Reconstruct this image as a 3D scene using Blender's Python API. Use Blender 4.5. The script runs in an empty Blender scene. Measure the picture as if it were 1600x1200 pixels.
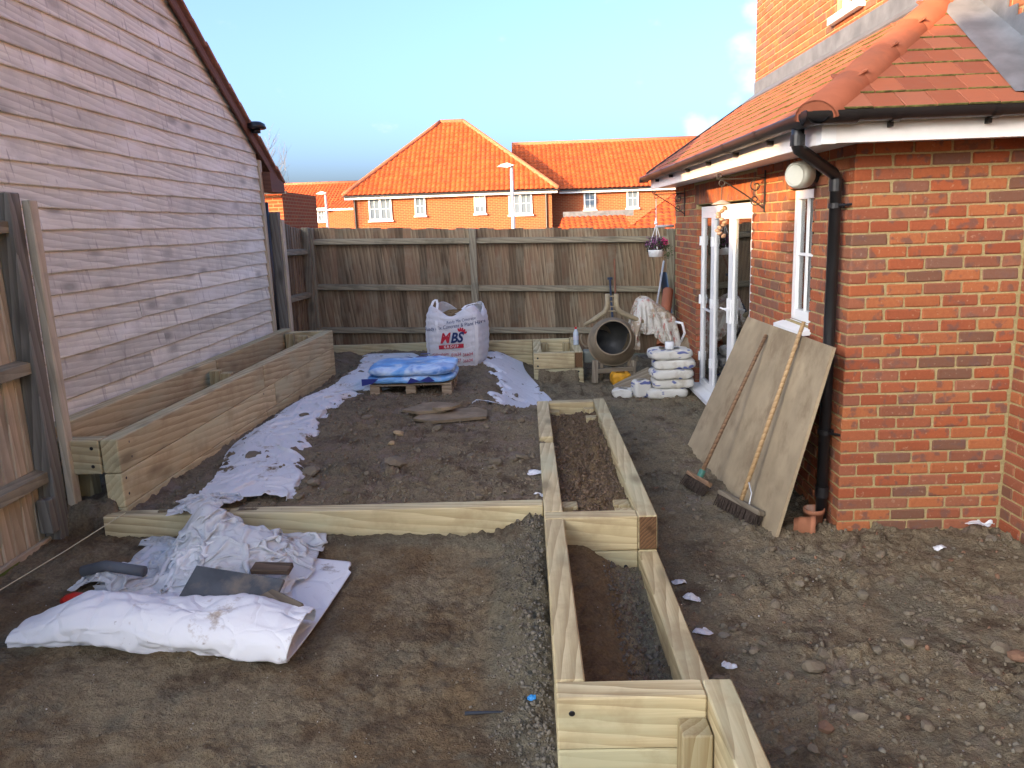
import bpy, bmesh, math, random
import numpy as np
from mathutils import Vector, Matrix, Euler
SC = bpy.context.scene
COL = SC.collection
rnd = random.Random(11)
NR = np.random.RandomState(5)

# ------------------------------------------------------------------ camera
FPX, CAMH = 1230.0, 2.0                      # focal length in photo pixels (1600 wide), height in metres
def _axes(vp=(820, 350), roll=0.03):
    d = np.array([vp[0]-800, 600-vp[1], -FPX]); d /= np.linalg.norm(d)
    u = np.array([-math.sin(roll), math.cos(roll), 0]); u -= d*u.dot(d); u /= np.linalg.norm(u)
    return np.array([np.cross(d, u), d, u])
AX = _axes()
cam_d = bpy.data.cameras.new('camera'); cam = bpy.data.objects.new('camera', cam_d); COL.objects.link(cam)
cam_d.sensor_width = 36; cam_d.lens = FPX/1600*36; cam_d.clip_start = .05; cam_d.clip_end = 2000
cam.matrix_world = Matrix([list(AX[0])+[0], list(AX[1])+[0], list(AX[2])+[CAMH], [0, 0, 0, 1]])
SC.camera = cam
def ray(px, py): return AX @ np.array([px-800, 600-py, -FPX])
def onZ(px, py, z): r = ray(px, py); return r*((z-CAMH)/r[2])+np.array([0, 0, CAMH])
def onY(px, py, y): r = ray(px, py); return r*(y/r[1])+np.array([0, 0, CAMH])
def onX(px, py, x): r = ray(px, py); return r*(x/r[0])+np.array([0, 0, CAMH])
def depth(p): return -(AX.T @ (np.array(p)-np.array([0, 0, CAMH])))[2]
def proj(p):
    c = AX.T @ (np.array(p, float)-np.array([0, 0, CAMH])); return 800+FPX*c[0]/-c[2], 600-FPX*c[1]/-c[2]

# ------------------------------------------------------------------ light
SUN_AZ, SUN_EL = math.radians(45), math.radians(12)    # light travels towards +X+Y
w = bpy.data.worlds.new('World'); SC.world = w; w.use_nodes = True
wt = w.node_tree; wt.nodes.clear()
def wn(t, **k):
    n = wt.nodes.new(t)
    for a, b in k.items(): setattr(n, a, b)
    return n
sky = wn('ShaderNodeTexSky', sky_type='NISHITA', sun_disc=False, sun_elevation=SUN_EL,
         sun_rotation=math.radians(225), altitude=0, air_density=.55, dust_density=5.4, ozone_density=2.6)
bg = wn('ShaderNodeBackground'); bg.inputs[1].default_value = .15
out = wn('ShaderNodeOutputWorld')
# scattered evening clouds low in the sky: noise on the view direction, thin everywhere but in a few banks
tc = wn('ShaderNodeTexCoord')
mp = wn('ShaderNodeMapping'); mp.inputs['Scale'].default_value = (1, 1, 1.5); wt.links.new(tc.outputs['Generated'], mp.inputs[0])
nz = wn('ShaderNodeTexNoise'); nz.inputs['Scale'].default_value = 16; nz.inputs['Detail'].default_value = 7; nz.inputs['Roughness'].default_value = .58
wt.links.new(mp.outputs[0], nz.inputs[0])
acc = None
for (px, py, rad) in ((1178, 25, .020), (1172, 75, .036), (1176, 120, .026), (1150, 160, .016), (1090, 205, .020), (1120, 195, .018)):
    v = ray(px, py); v /= np.linalg.norm(v)
    d = wn('ShaderNodeVectorMath', operation='DISTANCE'); d.inputs[1].default_value = tuple(v)
    wt.links.new(tc.outputs['Generated'], d.inputs[0])
    m = wn('ShaderNodeMapRange', interpolation_type='SMOOTHSTEP'); m.inputs[1].default_value = rad*1.5; m.inputs[2].default_value = 0
    m.inputs[3].default_value = 0; m.inputs[4].default_value = 1 if rad > .019 else .75
    wt.links.new(d.outputs['Value'], m.inputs[0])
    if acc is None: acc = m.outputs[0]
    else:
        a = wn('ShaderNodeMath', operation='MAXIMUM'); wt.links.new(acc, a.inputs[0]); wt.links.new(m.outputs[0], a.inputs[1]); acc = a.outputs[0]
a = wn('ShaderNodeMath', operation='MULTIPLY_ADD'); wt.links.new(acc, a.inputs[0]); a.inputs[1].default_value = .42; wt.links.new(nz.outputs[0], a.inputs[2])
cr = wn('ShaderNodeMapRange', interpolation_type='SMOOTHSTEP'); cr.inputs[1].default_value = .64; cr.inputs[2].default_value = 1.02
cr.inputs[4].default_value = .8; wt.links.new(a.outputs[0], cr.inputs[0])
mix = wn('ShaderNodeMix', data_type='RGBA'); mix.inputs['B'].default_value = (1.65, 1.6, 1.6, 1)
wt.links.new(cr.outputs[0], mix.inputs['Factor']); wt.links.new(sky.outputs[0], mix.inputs['A'])
wt.links.new(mix.outputs['Result'], bg.inputs[0]); wt.links.new(bg.outputs[0], out.inputs[0])

sun_d = bpy.data.lights.new('sun', 'SUN'); sun_d.energy = 2.4; sun_d.angle = math.radians(.6); sun_d.color = (1, .60, .27)
sun = bpy.data.objects.new('sun', sun_d); COL.objects.link(sun)
LDIR = Vector((math.cos(SUN_EL)*math.cos(SUN_AZ), math.cos(SUN_EL)*math.sin(SUN_AZ), -math.sin(SUN_EL)))
sun.rotation_euler = LDIR.to_track_quat('-Z', 'Y').to_euler(); sun.location = (-20, -20, 12)
SC.view_settings.view_transform = 'Standard'; SC.view_settings.look = 'None'
SC.view_settings.exposure = 2.4; SC.view_settings.gamma = 1
SC.cycles.max_bounces = 6; SC.cycles.diffuse_bounces = 3; SC.cycles.transparent_max_bounces = 12
SC.cycles.use_denoising = True

# ------------------------------------------------------------------ node helper
class NT:
    def __init__(s, name, rough=.8, spec=.3):
        s.m = bpy.data.materials.new(name); s.m.use_nodes = True; s.t = s.m.node_tree
        s.b = s.t.nodes['Principled BSDF']; s.b.inputs['Roughness'].default_value = rough
        s.b.inputs['Specular IOR Level'].default_value = spec
        s._tc = None
    def n(s, t, **k):
        x = s.t.nodes.new(t)
        for a, b in k.items(): setattr(x, a, b)
        return x
    def l(s, a, b): s.t.links.new(a, b)
    def coord(s, kind='Object', scale=(1, 1, 1), rand=0):
        if s._tc is None: s._tc = s.n('ShaderNodeTexCoord'); s._oi = s.n('ShaderNodeObjectInfo')
        mp = s.n('ShaderNodeMapping'); mp.inputs['Scale'].default_value = scale
        s.l(s._tc.outputs[kind], mp.inputs[0])
        if rand:
            v = s.n('ShaderNodeVectorMath', operation='SCALE'); v.inputs[0].default_value = (rand, rand*.7, rand*1.3)
            s.l(s._oi.outputs['Random'], v.inputs['Scale']); s.l(v.outputs[0], mp.inputs['Location'])
        return mp.outputs[0]
    def rnd(s):                                     # one random number for each object and each loose piece
        s.coord(); g = s.n('ShaderNodeNewGeometry'); a = s.n('ShaderNodeMath', operation='ADD')
        s.l(s._oi.outputs['Random'], a.inputs[0]); s.l(g.outputs['Random Per Island'], a.inputs[1])
        f = s.n('ShaderNodeMath', operation='FRACT'); s.l(a.outputs[0], f.inputs[0]); return f.outputs[0]
    def noise(s, co, scale=5, detail=4, rough=.55, dist=0):
        x = s.n('ShaderNodeTexNoise'); x.inputs['Scale'].default_value = scale; x.inputs['Detail'].default_value = detail
        x.inputs['Roughness'].default_value = rough; x.inputs['Distortion'].default_value = dist
        s.l(co, x.inputs['Vector']); return x.outputs[0]
    def voro(s, co, scale=5, feature='F1', out='Distance'):
        x = s.n('ShaderNodeTexVoronoi', feature=feature); x.inputs['Scale'].default_value = scale
        s.l(co, x.inputs['Vector']); return x.outputs[out]
    def ramp(s, fac, stops, interp='LINEAR'):
        x = s.n('ShaderNodeValToRGB'); x.color_ramp.interpolation = interp; e = x.color_ramp.elements
        while len(e) < len(stops): e.new(.5)
        for i, (p, c) in enumerate(stops):
            e[i].position = p; e[i].color = (c, c, c, 1) if isinstance(c, (int, float)) else (*c, 1)
        s.l(fac, x.inputs[0]); return x.outputs[0]
    def mix(s, fac, a, b, mode='MIX'):
        x = s.n('ShaderNodeMix', data_type='RGBA', blend_type=mode)
        for v, k in ((fac, 'Factor'), (a, 'A'), (b, 'B')):
            if hasattr(v, 'is_linked'): s.l(v, x.inputs[k])
            else: x.inputs[k].default_value = v if k == 'Factor' else (*v, 1)
        return x.outputs['Result']
    def math(s, op, a, b=0.):
        x = s.n('ShaderNodeMath', operation=op)
        for i, v in enumerate((a, b)):
            if hasattr(v, 'is_linked'): s.l(v, x.inputs[i])
            else: x.inputs[i].default_value = v
        return x.outputs[0]
    def base(s, c):
        if hasattr(c, 'is_linked'): s.l(c, s.b.inputs['Base Color'])
        else: s.b.inputs['Base Color'].default_value = (*c, 1)
    def bump(s, h, strength=.4, dist=.01):
        x = s.n('ShaderNodeBump'); x.inputs['Strength'].default_value = strength; x.inputs['Distance'].default_value = dist
        s.l(h, x.inputs['Height']); s.l(x.outputs[0], s.b.inputs['Normal'])

def m_plain(name, c, rough=.5, spec=.4, metal=0, var=.0, dirt=None, dscale=9, bump=0):
    t = NT(name, rough, spec); t.b.inputs['Metallic'].default_value = metal
    co = t.coord(rand=20); n = t.noise(co, dscale, 5)
    col = t.mix(t.ramp(n, [(.35, 0.), (.7, 1.)]), tuple(x*(1-var) for x in c), tuple(min(1, x*(1+var)) for x in c))
    if dirt:
        n2 = t.noise(co, dscale*.6, 7, .65); col = t.mix(t.ramp(n2, [(.50, 0.), (.66, .85)]), col, dirt)
    t.base(col)
    if bump: t.bump(t.noise(co, dscale*6, 4), bump, .004)
    return t.m
def m_wood(name, light, mid, dark, rough=.75, var=.25, stain=None, knots=True, gs=1.0, bump=.35, tint2=None, streaks=None):
    """sawn timber, grain along the piece's own X axis, each piece cut from another place of the tree"""
    t = NT(name, rough, .25)
    co = t.coord(scale=(.55*gs, 5*gs, 5*gs), rand=37)
    big = t.noise(co, 1.6, 3, .5, .4)
    wv = t.n('ShaderNodeTexWave', wave_type='BANDS', bands_direction='DIAGONAL', wave_profile='SAW')
    wv.inputs['Scale'].default_value = 2.6; wv.inputs['Distortion'].default_value = 4.5; wv.inputs['Detail'].default_value = 3
    wv.inputs['Detail Scale'].default_value = .7; t.l(co, wv.inputs[0])
    fine = t.noise(t.coord(scale=(2.2*gs, 70*gs, 70*gs), rand=11), 1.5, 4, .6)
    g = t.math('ADD', t.math('MULTIPLY', wv.outputs[1], .45), t.math('MULTIPLY', fine, .55))
    col = t.mix(t.ramp(g, [(.28, 0.), (.72, 1.)]), dark, light)
    col = t.mix(t.ramp(big, [(.35, 0.), (.65, .6)]), col, mid)
    if tint2 is not None:
        col = t.mix(t.ramp(t.noise(t.coord(scale=(.8, 2.5, 2.5), rand=53), 1.7, 4), [(.48, 0.), (.68, .75)]), col, tint2)
    if knots:
        v = t.voro(t.coord(scale=(2.0*gs, 5.5*gs, 5.5*gs), rand=23), 1.0)
        col = t.mix(t.ramp(v, [(.10, .8), (.14, .55), (.27, 0.)]), col, tuple(x*.42 for x in mid))
    if streaks is not None:                         # dark weather marks running down across the grain
        sn = t.noise(t.coord(scale=(26, 5, 5), rand=19), 1.0, 3, .55, .6); col = t.mix(t.ramp(sn, [(.60, 0.), (.72, .75)]), col, streaks)
    if stain is not None:
        s2 = t.noise(t.coord(scale=(1.2, 1.2, 1.2), rand=71), 2.6, 6, .65)
        col = t.mix(t.ramp(s2, [(.50, 0.), (.70, .7)]), col, stain)
    val = t.n('ShaderNodeHueSaturation'); t.l(col, val.inputs['Color'])
    t.l(t.math('ADD', t.math('MULTIPLY', t.rnd(), 2*var), 1-var), val.inputs['Value'])
    t.base(val.outputs[0]); t.bump(g, bump, .004)
    return t.m

# ------------------------------------------------------------------ mesh helper
def vec(p): return Vector([float(x) for x in p])
class MB:
    def __init__(s): s.v = []; s.f = []; s.mi = []
    def add(s, vs, fs, mi=0):
        o = len(s.v); s.v += [tuple(map(float, p)) for p in vs]; s.f += [tuple(i+o for i in f) for f in fs]; s.mi += [mi]*len(fs); return s
    def box(s, lo, hi, mi=0):
        x0, y0, z0 = lo; x1, y1, z1 = hi
        return s.add([(x0, y0, z0), (x1, y0, z0), (x1, y1, z0), (x0, y1, z0), (x0, y0, z1), (x1, y0, z1), (x1, y1, z1), (x0, y1, z1)],
                     [(0, 3, 2, 1), (4, 5, 6, 7), (0, 1, 5, 4), (1, 2, 6, 5), (2, 3, 7, 6), (3, 0, 4, 7)], mi)
    def cbox(s, L, W, H, c, M=None, mi=0):
        """chamfered box about the origin, optionally moved by matrix M"""
        a, b, h = L/2, W/2, H/2; vs = []; idx = {}
        for sx in (-1, 1):
            for sy in (-1, 1):
                for sz in (-1, 1):
                    for k in range(3):
                        p = [sx*(a-c), sy*(b-c), sz*(h-c)]; p[k] = (sx*a, sy*b, sz*h)[k]
                        idx[(sx, sy, sz, k)] = len(vs); vs.append(p)
        fs = []; g = lambda sx, sy, sz, k: idx[(sx, sy, sz, k)]
        for q in (-1, 1):
            fs.append([g(q, -1, -1, 0), g(q, 1, -1, 0), g(q, 1, 1, 0), g(q, -1, 1, 0)][::q])
            fs.append([g(-1, q, -1, 1), g(-1, q, 1, 1), g(1, q, 1, 1), g(1, q, -1, 1)][::q])
            fs.append([g(-1, -1, q, 2), g(1, -1, q, 2), g(1, 1, q, 2), g(-1, 1, q, 2)][::q])
        for p in (-1, 1):
            for q in (-1, 1):
                o = p*q
                fs.append([g(-1, p, q, 1), g(-1, p, q, 2), g(1, p, q, 2), g(1, p, q, 1)][::o])
                fs.append([g(p, -1, q, 2), g(p, -1, q, 0), g(p, 1, q, 0), g(p, 1, q, 2)][::-o] if 0 else [g(p, -1, q, 0), g(p, -1, q, 2), g(p, 1, q, 2), g(p, 1, q, 0)][::-o])
                fs.append([g(p, q, -1, 0), g(p, q, -1, 1), g(p, q, 1, 1), g(p, q, 1, 0)][::o])
                for r in (-1, 1):
                    fs.append([g(p, q, r, 0), g(p, q, r, 1), g(p, q, r, 2)][::p*q*r])
        if M is not None: vs = [M @ Vector(p) for p in vs]
        return s.add(vs, [tuple(f) for f in fs], mi)
    def prism(s, pts, dirv, mi=0):
        """closed planar outline pushed along dirv"""
        n = len(pts); d = np.array(dirv, float); P = [np.array(p, float) for p in pts]
        return s.add(P+[p+d for p in P], [tuple(range(n))[::-1], tuple(range(n, 2*n))]+[(i, (i+1) % n, n+(i+1) % n, n+i) for i in range(n)], mi)
    def tube(s, pts, r, n=10, cap=True, mi=0):
        P = [vec(p) for p in pts]; rs = r if isinstance(r, (list, tuple)) else [r]*len(P); rings = []; vs = []; up = None
        for i, p in enumerate(P):
            t = (P[min(i+1, len(P)-1)]-P[max(i-1, 0)]).normalized()
            if up is None: up = Vector((0, 0, 1)) if abs(t.z) < .9 else Vector((1, 0, 0))
            x = t.cross(up).normalized(); up = x.cross(t).normalized()
            for k in range(n):
                a = 2*math.pi*k/n; vs.append(p+(x*math.cos(a)+up*math.sin(a))*rs[i])
        fs = [(i*n+k, i*n+(k+1) % n, (i+1)*n+(k+1) % n, (i+1)*n+k) for i in range(len(P)-1) for k in range(n)]
        if cap: fs += [tuple(range(n))[::-1], tuple(range((len(P)-1)*n, len(P)*n))]
        return s.add(vs, fs, mi)
    def lathe(s, prof, M=None, n=32, mi=0):
        """profile (radius, height) about local Z"""
        vs = []; m = len(prof)
        for k in range(n):
            a = 2*math.pi*k/n
            for r, z in prof: vs.append(Vector((r*math.cos(a), r*math.sin(a), z)))
        if M is not None: vs = [M @ p for p in vs]
        return s.add(vs, [(k*m+i, ((k+1) % n)*m+i, ((k+1) % n)*m+i+1, k*m+i+1) for k in range(n) for i in range(m-1)], mi)
    def grid(s, P, mi=0, close_v=False):
        P = np.asarray(P, float); a, b = P.shape[:2]
        return s.add(P.reshape(-1, 3), [(i*b+j, (i+1)*b+j, (i+1)*b+(j+1) % b, i*b+(j+1) % b) for i in range(a-1) for j in range(b if close_v else b-1)], mi)
def fast_mesh(name, V, F):
    """numpy verts and equal-sized faces to a mesh"""
    V = np.asarray(V, np.float32); F = np.asarray(F, np.int32); k = F.shape[1]
    me = bpy.data.meshes.new(name); me.vertices.add(len(V)); me.vertices.foreach_set('co', V.ravel())
    me.loops.add(F.size); me.loops.foreach_set('vertex_index', F.ravel()); me.polygons.add(len(F))
    me.polygons.foreach_set('loop_start', np.arange(0, F.size, k, dtype=np.int32)); me.polygons.foreach_set('loop_total', np.full(len(F), k, np.int32))
    me.update(calc_edges=True); return me
def tag(o, label, cat, group=None, kind=None):
    if label: o['label'] = label
    if cat: o['category'] = cat
    if group: o['group'] = group
    if kind: o['kind'] = kind
    return o
def thing(name, loc, label, cat, group=None):
    o = bpy.data.objects.new(name, None); COL.objects.link(o); o.location = vec(loc); o.empty_display_size = .1
    return tag(o, label, cat, group)
def base_of(par):
    b = Vector((0, 0, 0))
    while par is not None: b = b+par.location; par = par.parent
    return b
def place(name, me, par=None, loc=(0, 0, 0), M=None):
    """object with shared mesh data at a world place (things are never rotated, so locations simply add up)"""
    o = bpy.data.objects.new(name, me); COL.objects.link(o); o.parent = par
    if M is not None: o.matrix_local = Matrix.Translation(vec(loc)-base_of(par)) @ M.to_4x4()
    else: o.location = vec(loc)-base_of(par)
    return o
def build(name, mb, mats, par=None, smooth=False, at=None):
    """mb holds world coordinates; the object's origin is its parent's base, or `at`, or the world's origin"""
    b = base_of(par) if par is not None else (vec(at) if at is not None else Vector((0, 0, 0)))
    me = bpy.data.meshes.new(name); me.from_pydata([(p[0]-b.x, p[1]-b.y, p[2]-b.z) for p in mb.v], [], mb.f)
    for m in (mats if isinstance(mats, (list, tuple)) else [mats]): me.materials.append(m)
    if any(mb.mi): me.polygons.foreach_set('material_index', mb.mi)
    if smooth: me.polygons.foreach_set('use_smooth', [True]*len(me.polygons))
    me.update()
    o = bpy.data.objects.new(name, me); COL.objects.link(o); o.parent = par
    if par is None: o.location = b
    return o
_pl = {}
def plank(par, name, c, dims, mat, M=None, ch=.005):
    """chamfered piece of timber, length along its own X, centred at world point c"""
    key = (name, tuple(round(d, 3) for d in dims), mat.name, ch)
    if key not in _pl:
        mb = MB().cbox(*dims, ch); me = bpy.data.meshes.new(name); me.from_pydata(mb.v, [], mb.f); me.materials.append(mat); me.update(); _pl[key] = me
    return place(name, _pl[key], par, c, M if M is not None else Matrix.Identity(3))
def basis(x, y, z): return Matrix((x, y, z)).transposed()       # columns
RX = Matrix.Identity(3); RY = Euler((0, 0, math.pi/2)).to_matrix(); RZ = Euler((0, -math.pi/2, 0)).to_matrix()   # local X laid along world X, Y, Z
def rotz(a): return Euler((0, 0, a)).to_matrix()

# ------------------------------------------------------------------ numpy noise
_perm = NR.permutation(512); _perm = np.concatenate([_perm, _perm, _perm])
_gr = NR.uniform(-1, 1, (512, 2)); _gr /= np.linalg.norm(_gr, axis=1)[:, None]
def perlin(x, y):
    xi = np.floor(x).astype(int); yi = np.floor(y).astype(int); xf = x-xi; yf = y-yi
    def g(ix, iy, dx, dy):
        h = _perm[(_perm[ix & 511]+iy) & 511] & 511; return _gr[h, 0]*dx+_gr[h, 1]*dy
    u = xf*xf*xf*(xf*(xf*6-15)+10); v = yf*yf*yf*(yf*(yf*6-15)+10)
    a = g(xi, yi, xf, yf); b = g(xi+1, yi, xf-1, yf); c = g(xi, yi+1, xf, yf-1); d = g(xi+1, yi+1, xf-1, yf-1)
    return (a+(b-a)*u)*(1-v)+(c+(d-c)*u)*v
def fbm(x, y, oct=4, gain=.5, lac=2.03):
    s = 0; a = 1
    for i in range(oct): s = s+a*perlin(x+17.3*i, y-9.1*i); a *= gain; x = x*lac; y = y*lac
    return s
def worley(x, y):
    """distance to the nearest scattered point, and that cell's random number"""
    xi = np.floor(x).astype(int); yi = np.floor(y).astype(int); best = np.full(x.shape, 9.); cid = np.zeros(x.shape)
    for dx in (-1, 0, 1):
        for dy in (-1, 0, 1):
            h = _perm[(_perm[(xi+dx) & 511]+yi+dy) & 511] & 511; h2 = _perm[h+7] & 511
            d = np.hypot(xi+dx+h/512-x, yi+dy+h2/512-y); m = d < best; best = np.where(m, d, best); cid = np.where(m, h/512., cid)
    return best, cid
def sstep(x, a, b): t = np.clip((x-a)/(b-a), 0, 1); return t*t*(3-2*t)

# ================================================================== materials
M_SLEEP = m_wood('new_sleeper_pine', (.64, .545, .32), (.50, .405, .22), (.33, .25, .125), var=.17, stain=(.32, .235, .125), tint2=(.46, .44, .27), gs=.95, bump=.5)
M_SLEEPD = m_wood('sleeper_end_stained', (.20, .11, .05), (.15, .08, .035), (.08, .04, .02), var=.1, gs=2)
M_POSTIN = m_wood('peg_timber', (.44, .38, .22), (.36, .28, .14), (.26, .19, .09), var=.15)
M_CLAD = m_wood('weathered_cladding', (.80, .785, .66), (.75, .72, .59), (.48, .46, .37), var=.12, stain=(.50, .49, .41), tint2=(.81, .80, .71), gs=.9, bump=.5, streaks=(.33, .30, .26))
M_FPALE = m_wood('pale_fence_board', (.58, .505, .37), (.51, .43, .30), (.36, .30, .205), var=.12, stain=(.33, .285, .21), gs=.8)
M_FENCE = m_wood('weathered_fence_board', (.29, .225, .14), (.21, .145, .085), (.09, .062, .037), var=.36, stain=(.235, .205, .14), gs=.9, tint2=(.19, .11, .065))
M_RAIL = m_wood('fence_rail', (.34, .31, .215), (.27, .235, .155), (.18, .15, .10), var=.15, stain=(.10, .09, .06))
M_POST = m_wood('fence_post', (.31, .28, .20), (.24, .21, .145), (.14, .12, .085), var=.15, stain=(.11, .11, .085))
M_POSTG = m_wood('grey_post', (.25, .24, .20), (.19, .18, .15), (.115, .108, .088), var=.1)
def m_brick(name, reds, dark, blotch=.5):
    t = NT(name, .88, .2); r = t.rnd(); co = t.coord(rand=31)
    col = t.ramp(r, [(i/(len(reds)), c) for i, c in enumerate(reds)], 'CONSTANT')
    n = t.noise(co, 13, 3, .5); col = t.mix(t.ramp(n, [(.56, 0.), (.64, blotch)]), col, dark)
    r2 = t.math('FRACT', t.math('MULTIPLY', r, 7.31)); col = t.mix(t.ramp(r2, [(.0, .55), (.12, .4), (.2, 0.), (.8, 0.), (1., .35)]), col, (.22, .12, .085))
    n2 = t.noise(co, 55, 4, .7); col = t.mix(t.ramp(n2, [(.3, .0), (.8, .45)]), col, tuple(x*.55 for x in reds[0]))
    col = t.mix(t.ramp(t.noise(co, 38, 3), [(.62, 0.), (.75, .35)]), col, (.5, .36, .24))
    t.base(col); t.bump(n2, .5, .004); return t.m
M_BRICK = m_brick('red_stock_brick', [(.34, .098, .043), (.37, .112, .045), (.29, .082, .038), (.40, .14, .056), (.33, .115, .053), (.36, .10, .040), (.17, .09, .058), (.36, .12, .048), (.31, .09, .040), (.24, .095, .054)], (.13, .085, .075), .75)
def m_mortar():
    t = NT('sand_mortar', .95, .1); co = t.coord(); n = t.noise(co, 60, 5, .7)
    t.base(t.ramp(n, [(.3, (.27, .21, .10)), (.7, (.43, .345, .17))])); t.bump(n, .6, .004); return t.m
M_MORTAR = m_mortar()
def m_tile():
    t = NT('plain_roof_tile', .85, .2); co = t.coord(rand=9); r = t.rnd()
    col = t.ramp(r, [(0, (.27, .088, .046)), (.3, (.32, .105, .054)), (.6, (.25, .08, .044)), (.85, (.30, .11, .062))], 'CONSTANT')
    col = t.mix(t.ramp(t.noise(co, 22, 5, .7), [(.5, 0.), (.75, .45)]), col, (.22, .11, .075))
    t.base(col); t.bump(t.noise(co, 90, 3), .4, .003); return t.m
M_TILE = m_tile(); M_MOSS = m_plain('tile_moss', (.13, .12, .04), .95, .1, var=.5, dscale=30)
M_WHITE = m_plain('white_upvc', (.78, .79, .78), .35, .4, var=.02, dirt=None)
M_FASCIA = m_plain('white_fascia', (.76, .75, .72), .4, .4, var=.04)
M_BLACK = m_plain('black_plastic', (.012, .012, .013), .38, .5, var=.2)
M_LEAD = m_plain('lead_flashing', (.13, .14, .15), .55, .4, var=.25, dscale=6)
M_DARK = m_plain('dark_interior', (.05, .045, .04), .9, .1)
M_CURT = m_plain('curtain', (.34, .33, .31), .9, .1, var=.15)
M_IRON = m_plain('black_iron', (.02, .018, .016), .6, .4, var=.3)
def m_glass():
    t = NT('window_glass'); n = t.t.nodes; tr = t.n('ShaderNodeBsdfTransparent'); tr.inputs[0].default_value = (.86, .9, .9, 1)
    gl = t.n('ShaderNodeBsdfGlossy'); gl.inputs['Roughness'].default_value = .02
    fr = t.n('ShaderNodeFresnel'); fr.inputs[0].default_value = 1.5
    f = t.math('ADD', t.math('MULTIPLY', fr.outputs[0], 1.3), .05)
    mx = t.n('ShaderNodeMixShader'); t.l(f, mx.inputs[0]); t.l(tr.outputs[0], mx.inputs[1]); t.l(gl.outputs[0], mx.inputs[2])
    t.l(mx.outputs[0], t.t.nodes['Material Output'].inputs[0]); return t.m
M_GLASS = m_glass()

# ================================================================== ground
def heights(x, y, fine=True):
    inner_f = lambda: .37-.09*sstep(y, 6, 10)+.05*np.clip(-x/2.4, 0, 1)
    left = .20+.10*np.clip(-x/2.7, 0, 1)-.10*np.clip((4.27-y)/2, 0, 1)
    heapL = .13*np.exp(-((x+.02)/.17)**2)*sstep(y, 2.4, 3.0)*(1-.3*sstep(y, 4.0, 4.3))
    heapL = heapL+.05*np.exp(-((y-4.2)/.10)**2)*sstep(x, -2.2, -1.2)
    inner = inner_f(); inner = inner-(inner-.07)*sstep(x, -.55, .08)*sstep(y, 6.95, 7.5)
    inner = inner-.05*np.exp(-((x+2.33)/.12)**2)
    right = .03*sstep(y, 6, 9)+.02*fbm(x*.9, y*.9, 2)
    low = .08+.13*sstep(-x, -.52, -.2)+.05*sstep(y, 3.4, 4.0)
    mid = np.where(y < 2.45, -.06, np.where(y < 4.12, low, np.where(y < 6.95, .325+.03*fbm(x*3, y*1.2, 2), np.where(y < 9.65, .055, .22))))
    z = np.where(x > .62, right, np.where(x > .11, mid, np.where(y < 4.33, left+heapL, inner)))
    z = np.where((x < -2.47+.0225*(y-4.4)) & (y > 4.36) & (y < 9.2), .46, z)
    if not fine: return z
    clump = lambda s, keep: (lambda dc: np.sqrt(np.clip(1-(dc[0]/.62)**2, 0, 1))*(dc[1] < keep)*(.4+1.2*dc[1]))(worley(x/s+3*fbm(x*3, y*3, 2)*.1, y/s))
    patch = .25+1.2*sstep(fbm(x*1.3+20, y*1.3, 3), -.25, .4); c1, c2, c3 = clump(.11, .33)*patch, clump(.055, .5)*patch, clump(.028, .6)*(.4+.6*patch)
    f = fbm(x*5, y*5, 5, .55)
    A = lambda r, l, i, m: np.where(x > .62, r, np.where(x > .11, m, np.where(y < 4.33, l, i)))
    heap = np.where(x < .11, np.clip(heapL/.12, 0, 1)*(y < 4.33), 0)
    mix_low = np.where((x > .11) & (x < .62) & (y < 4.12), .75, 1.)
    d = A(.024, .018, .022, .034)*mix_low*f+(A(.036, .009, .026, .030)*mix_low+.03*heap)*c1+(A(.024, .011, .018, .026)*mix_low+.024*heap)*c2+(A(.013, .008, .011, .012)*mix_low+.012*heap)*c3
    d = d+A(0, .02, 0, 0)*np.clip(fbm(x*2.2+5, y*3.1, 4, .6), -.6, .6)+A(.005, .006, .005, .006)*fbm(x*24, y*24, 4, .65)
    return z+d
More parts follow.
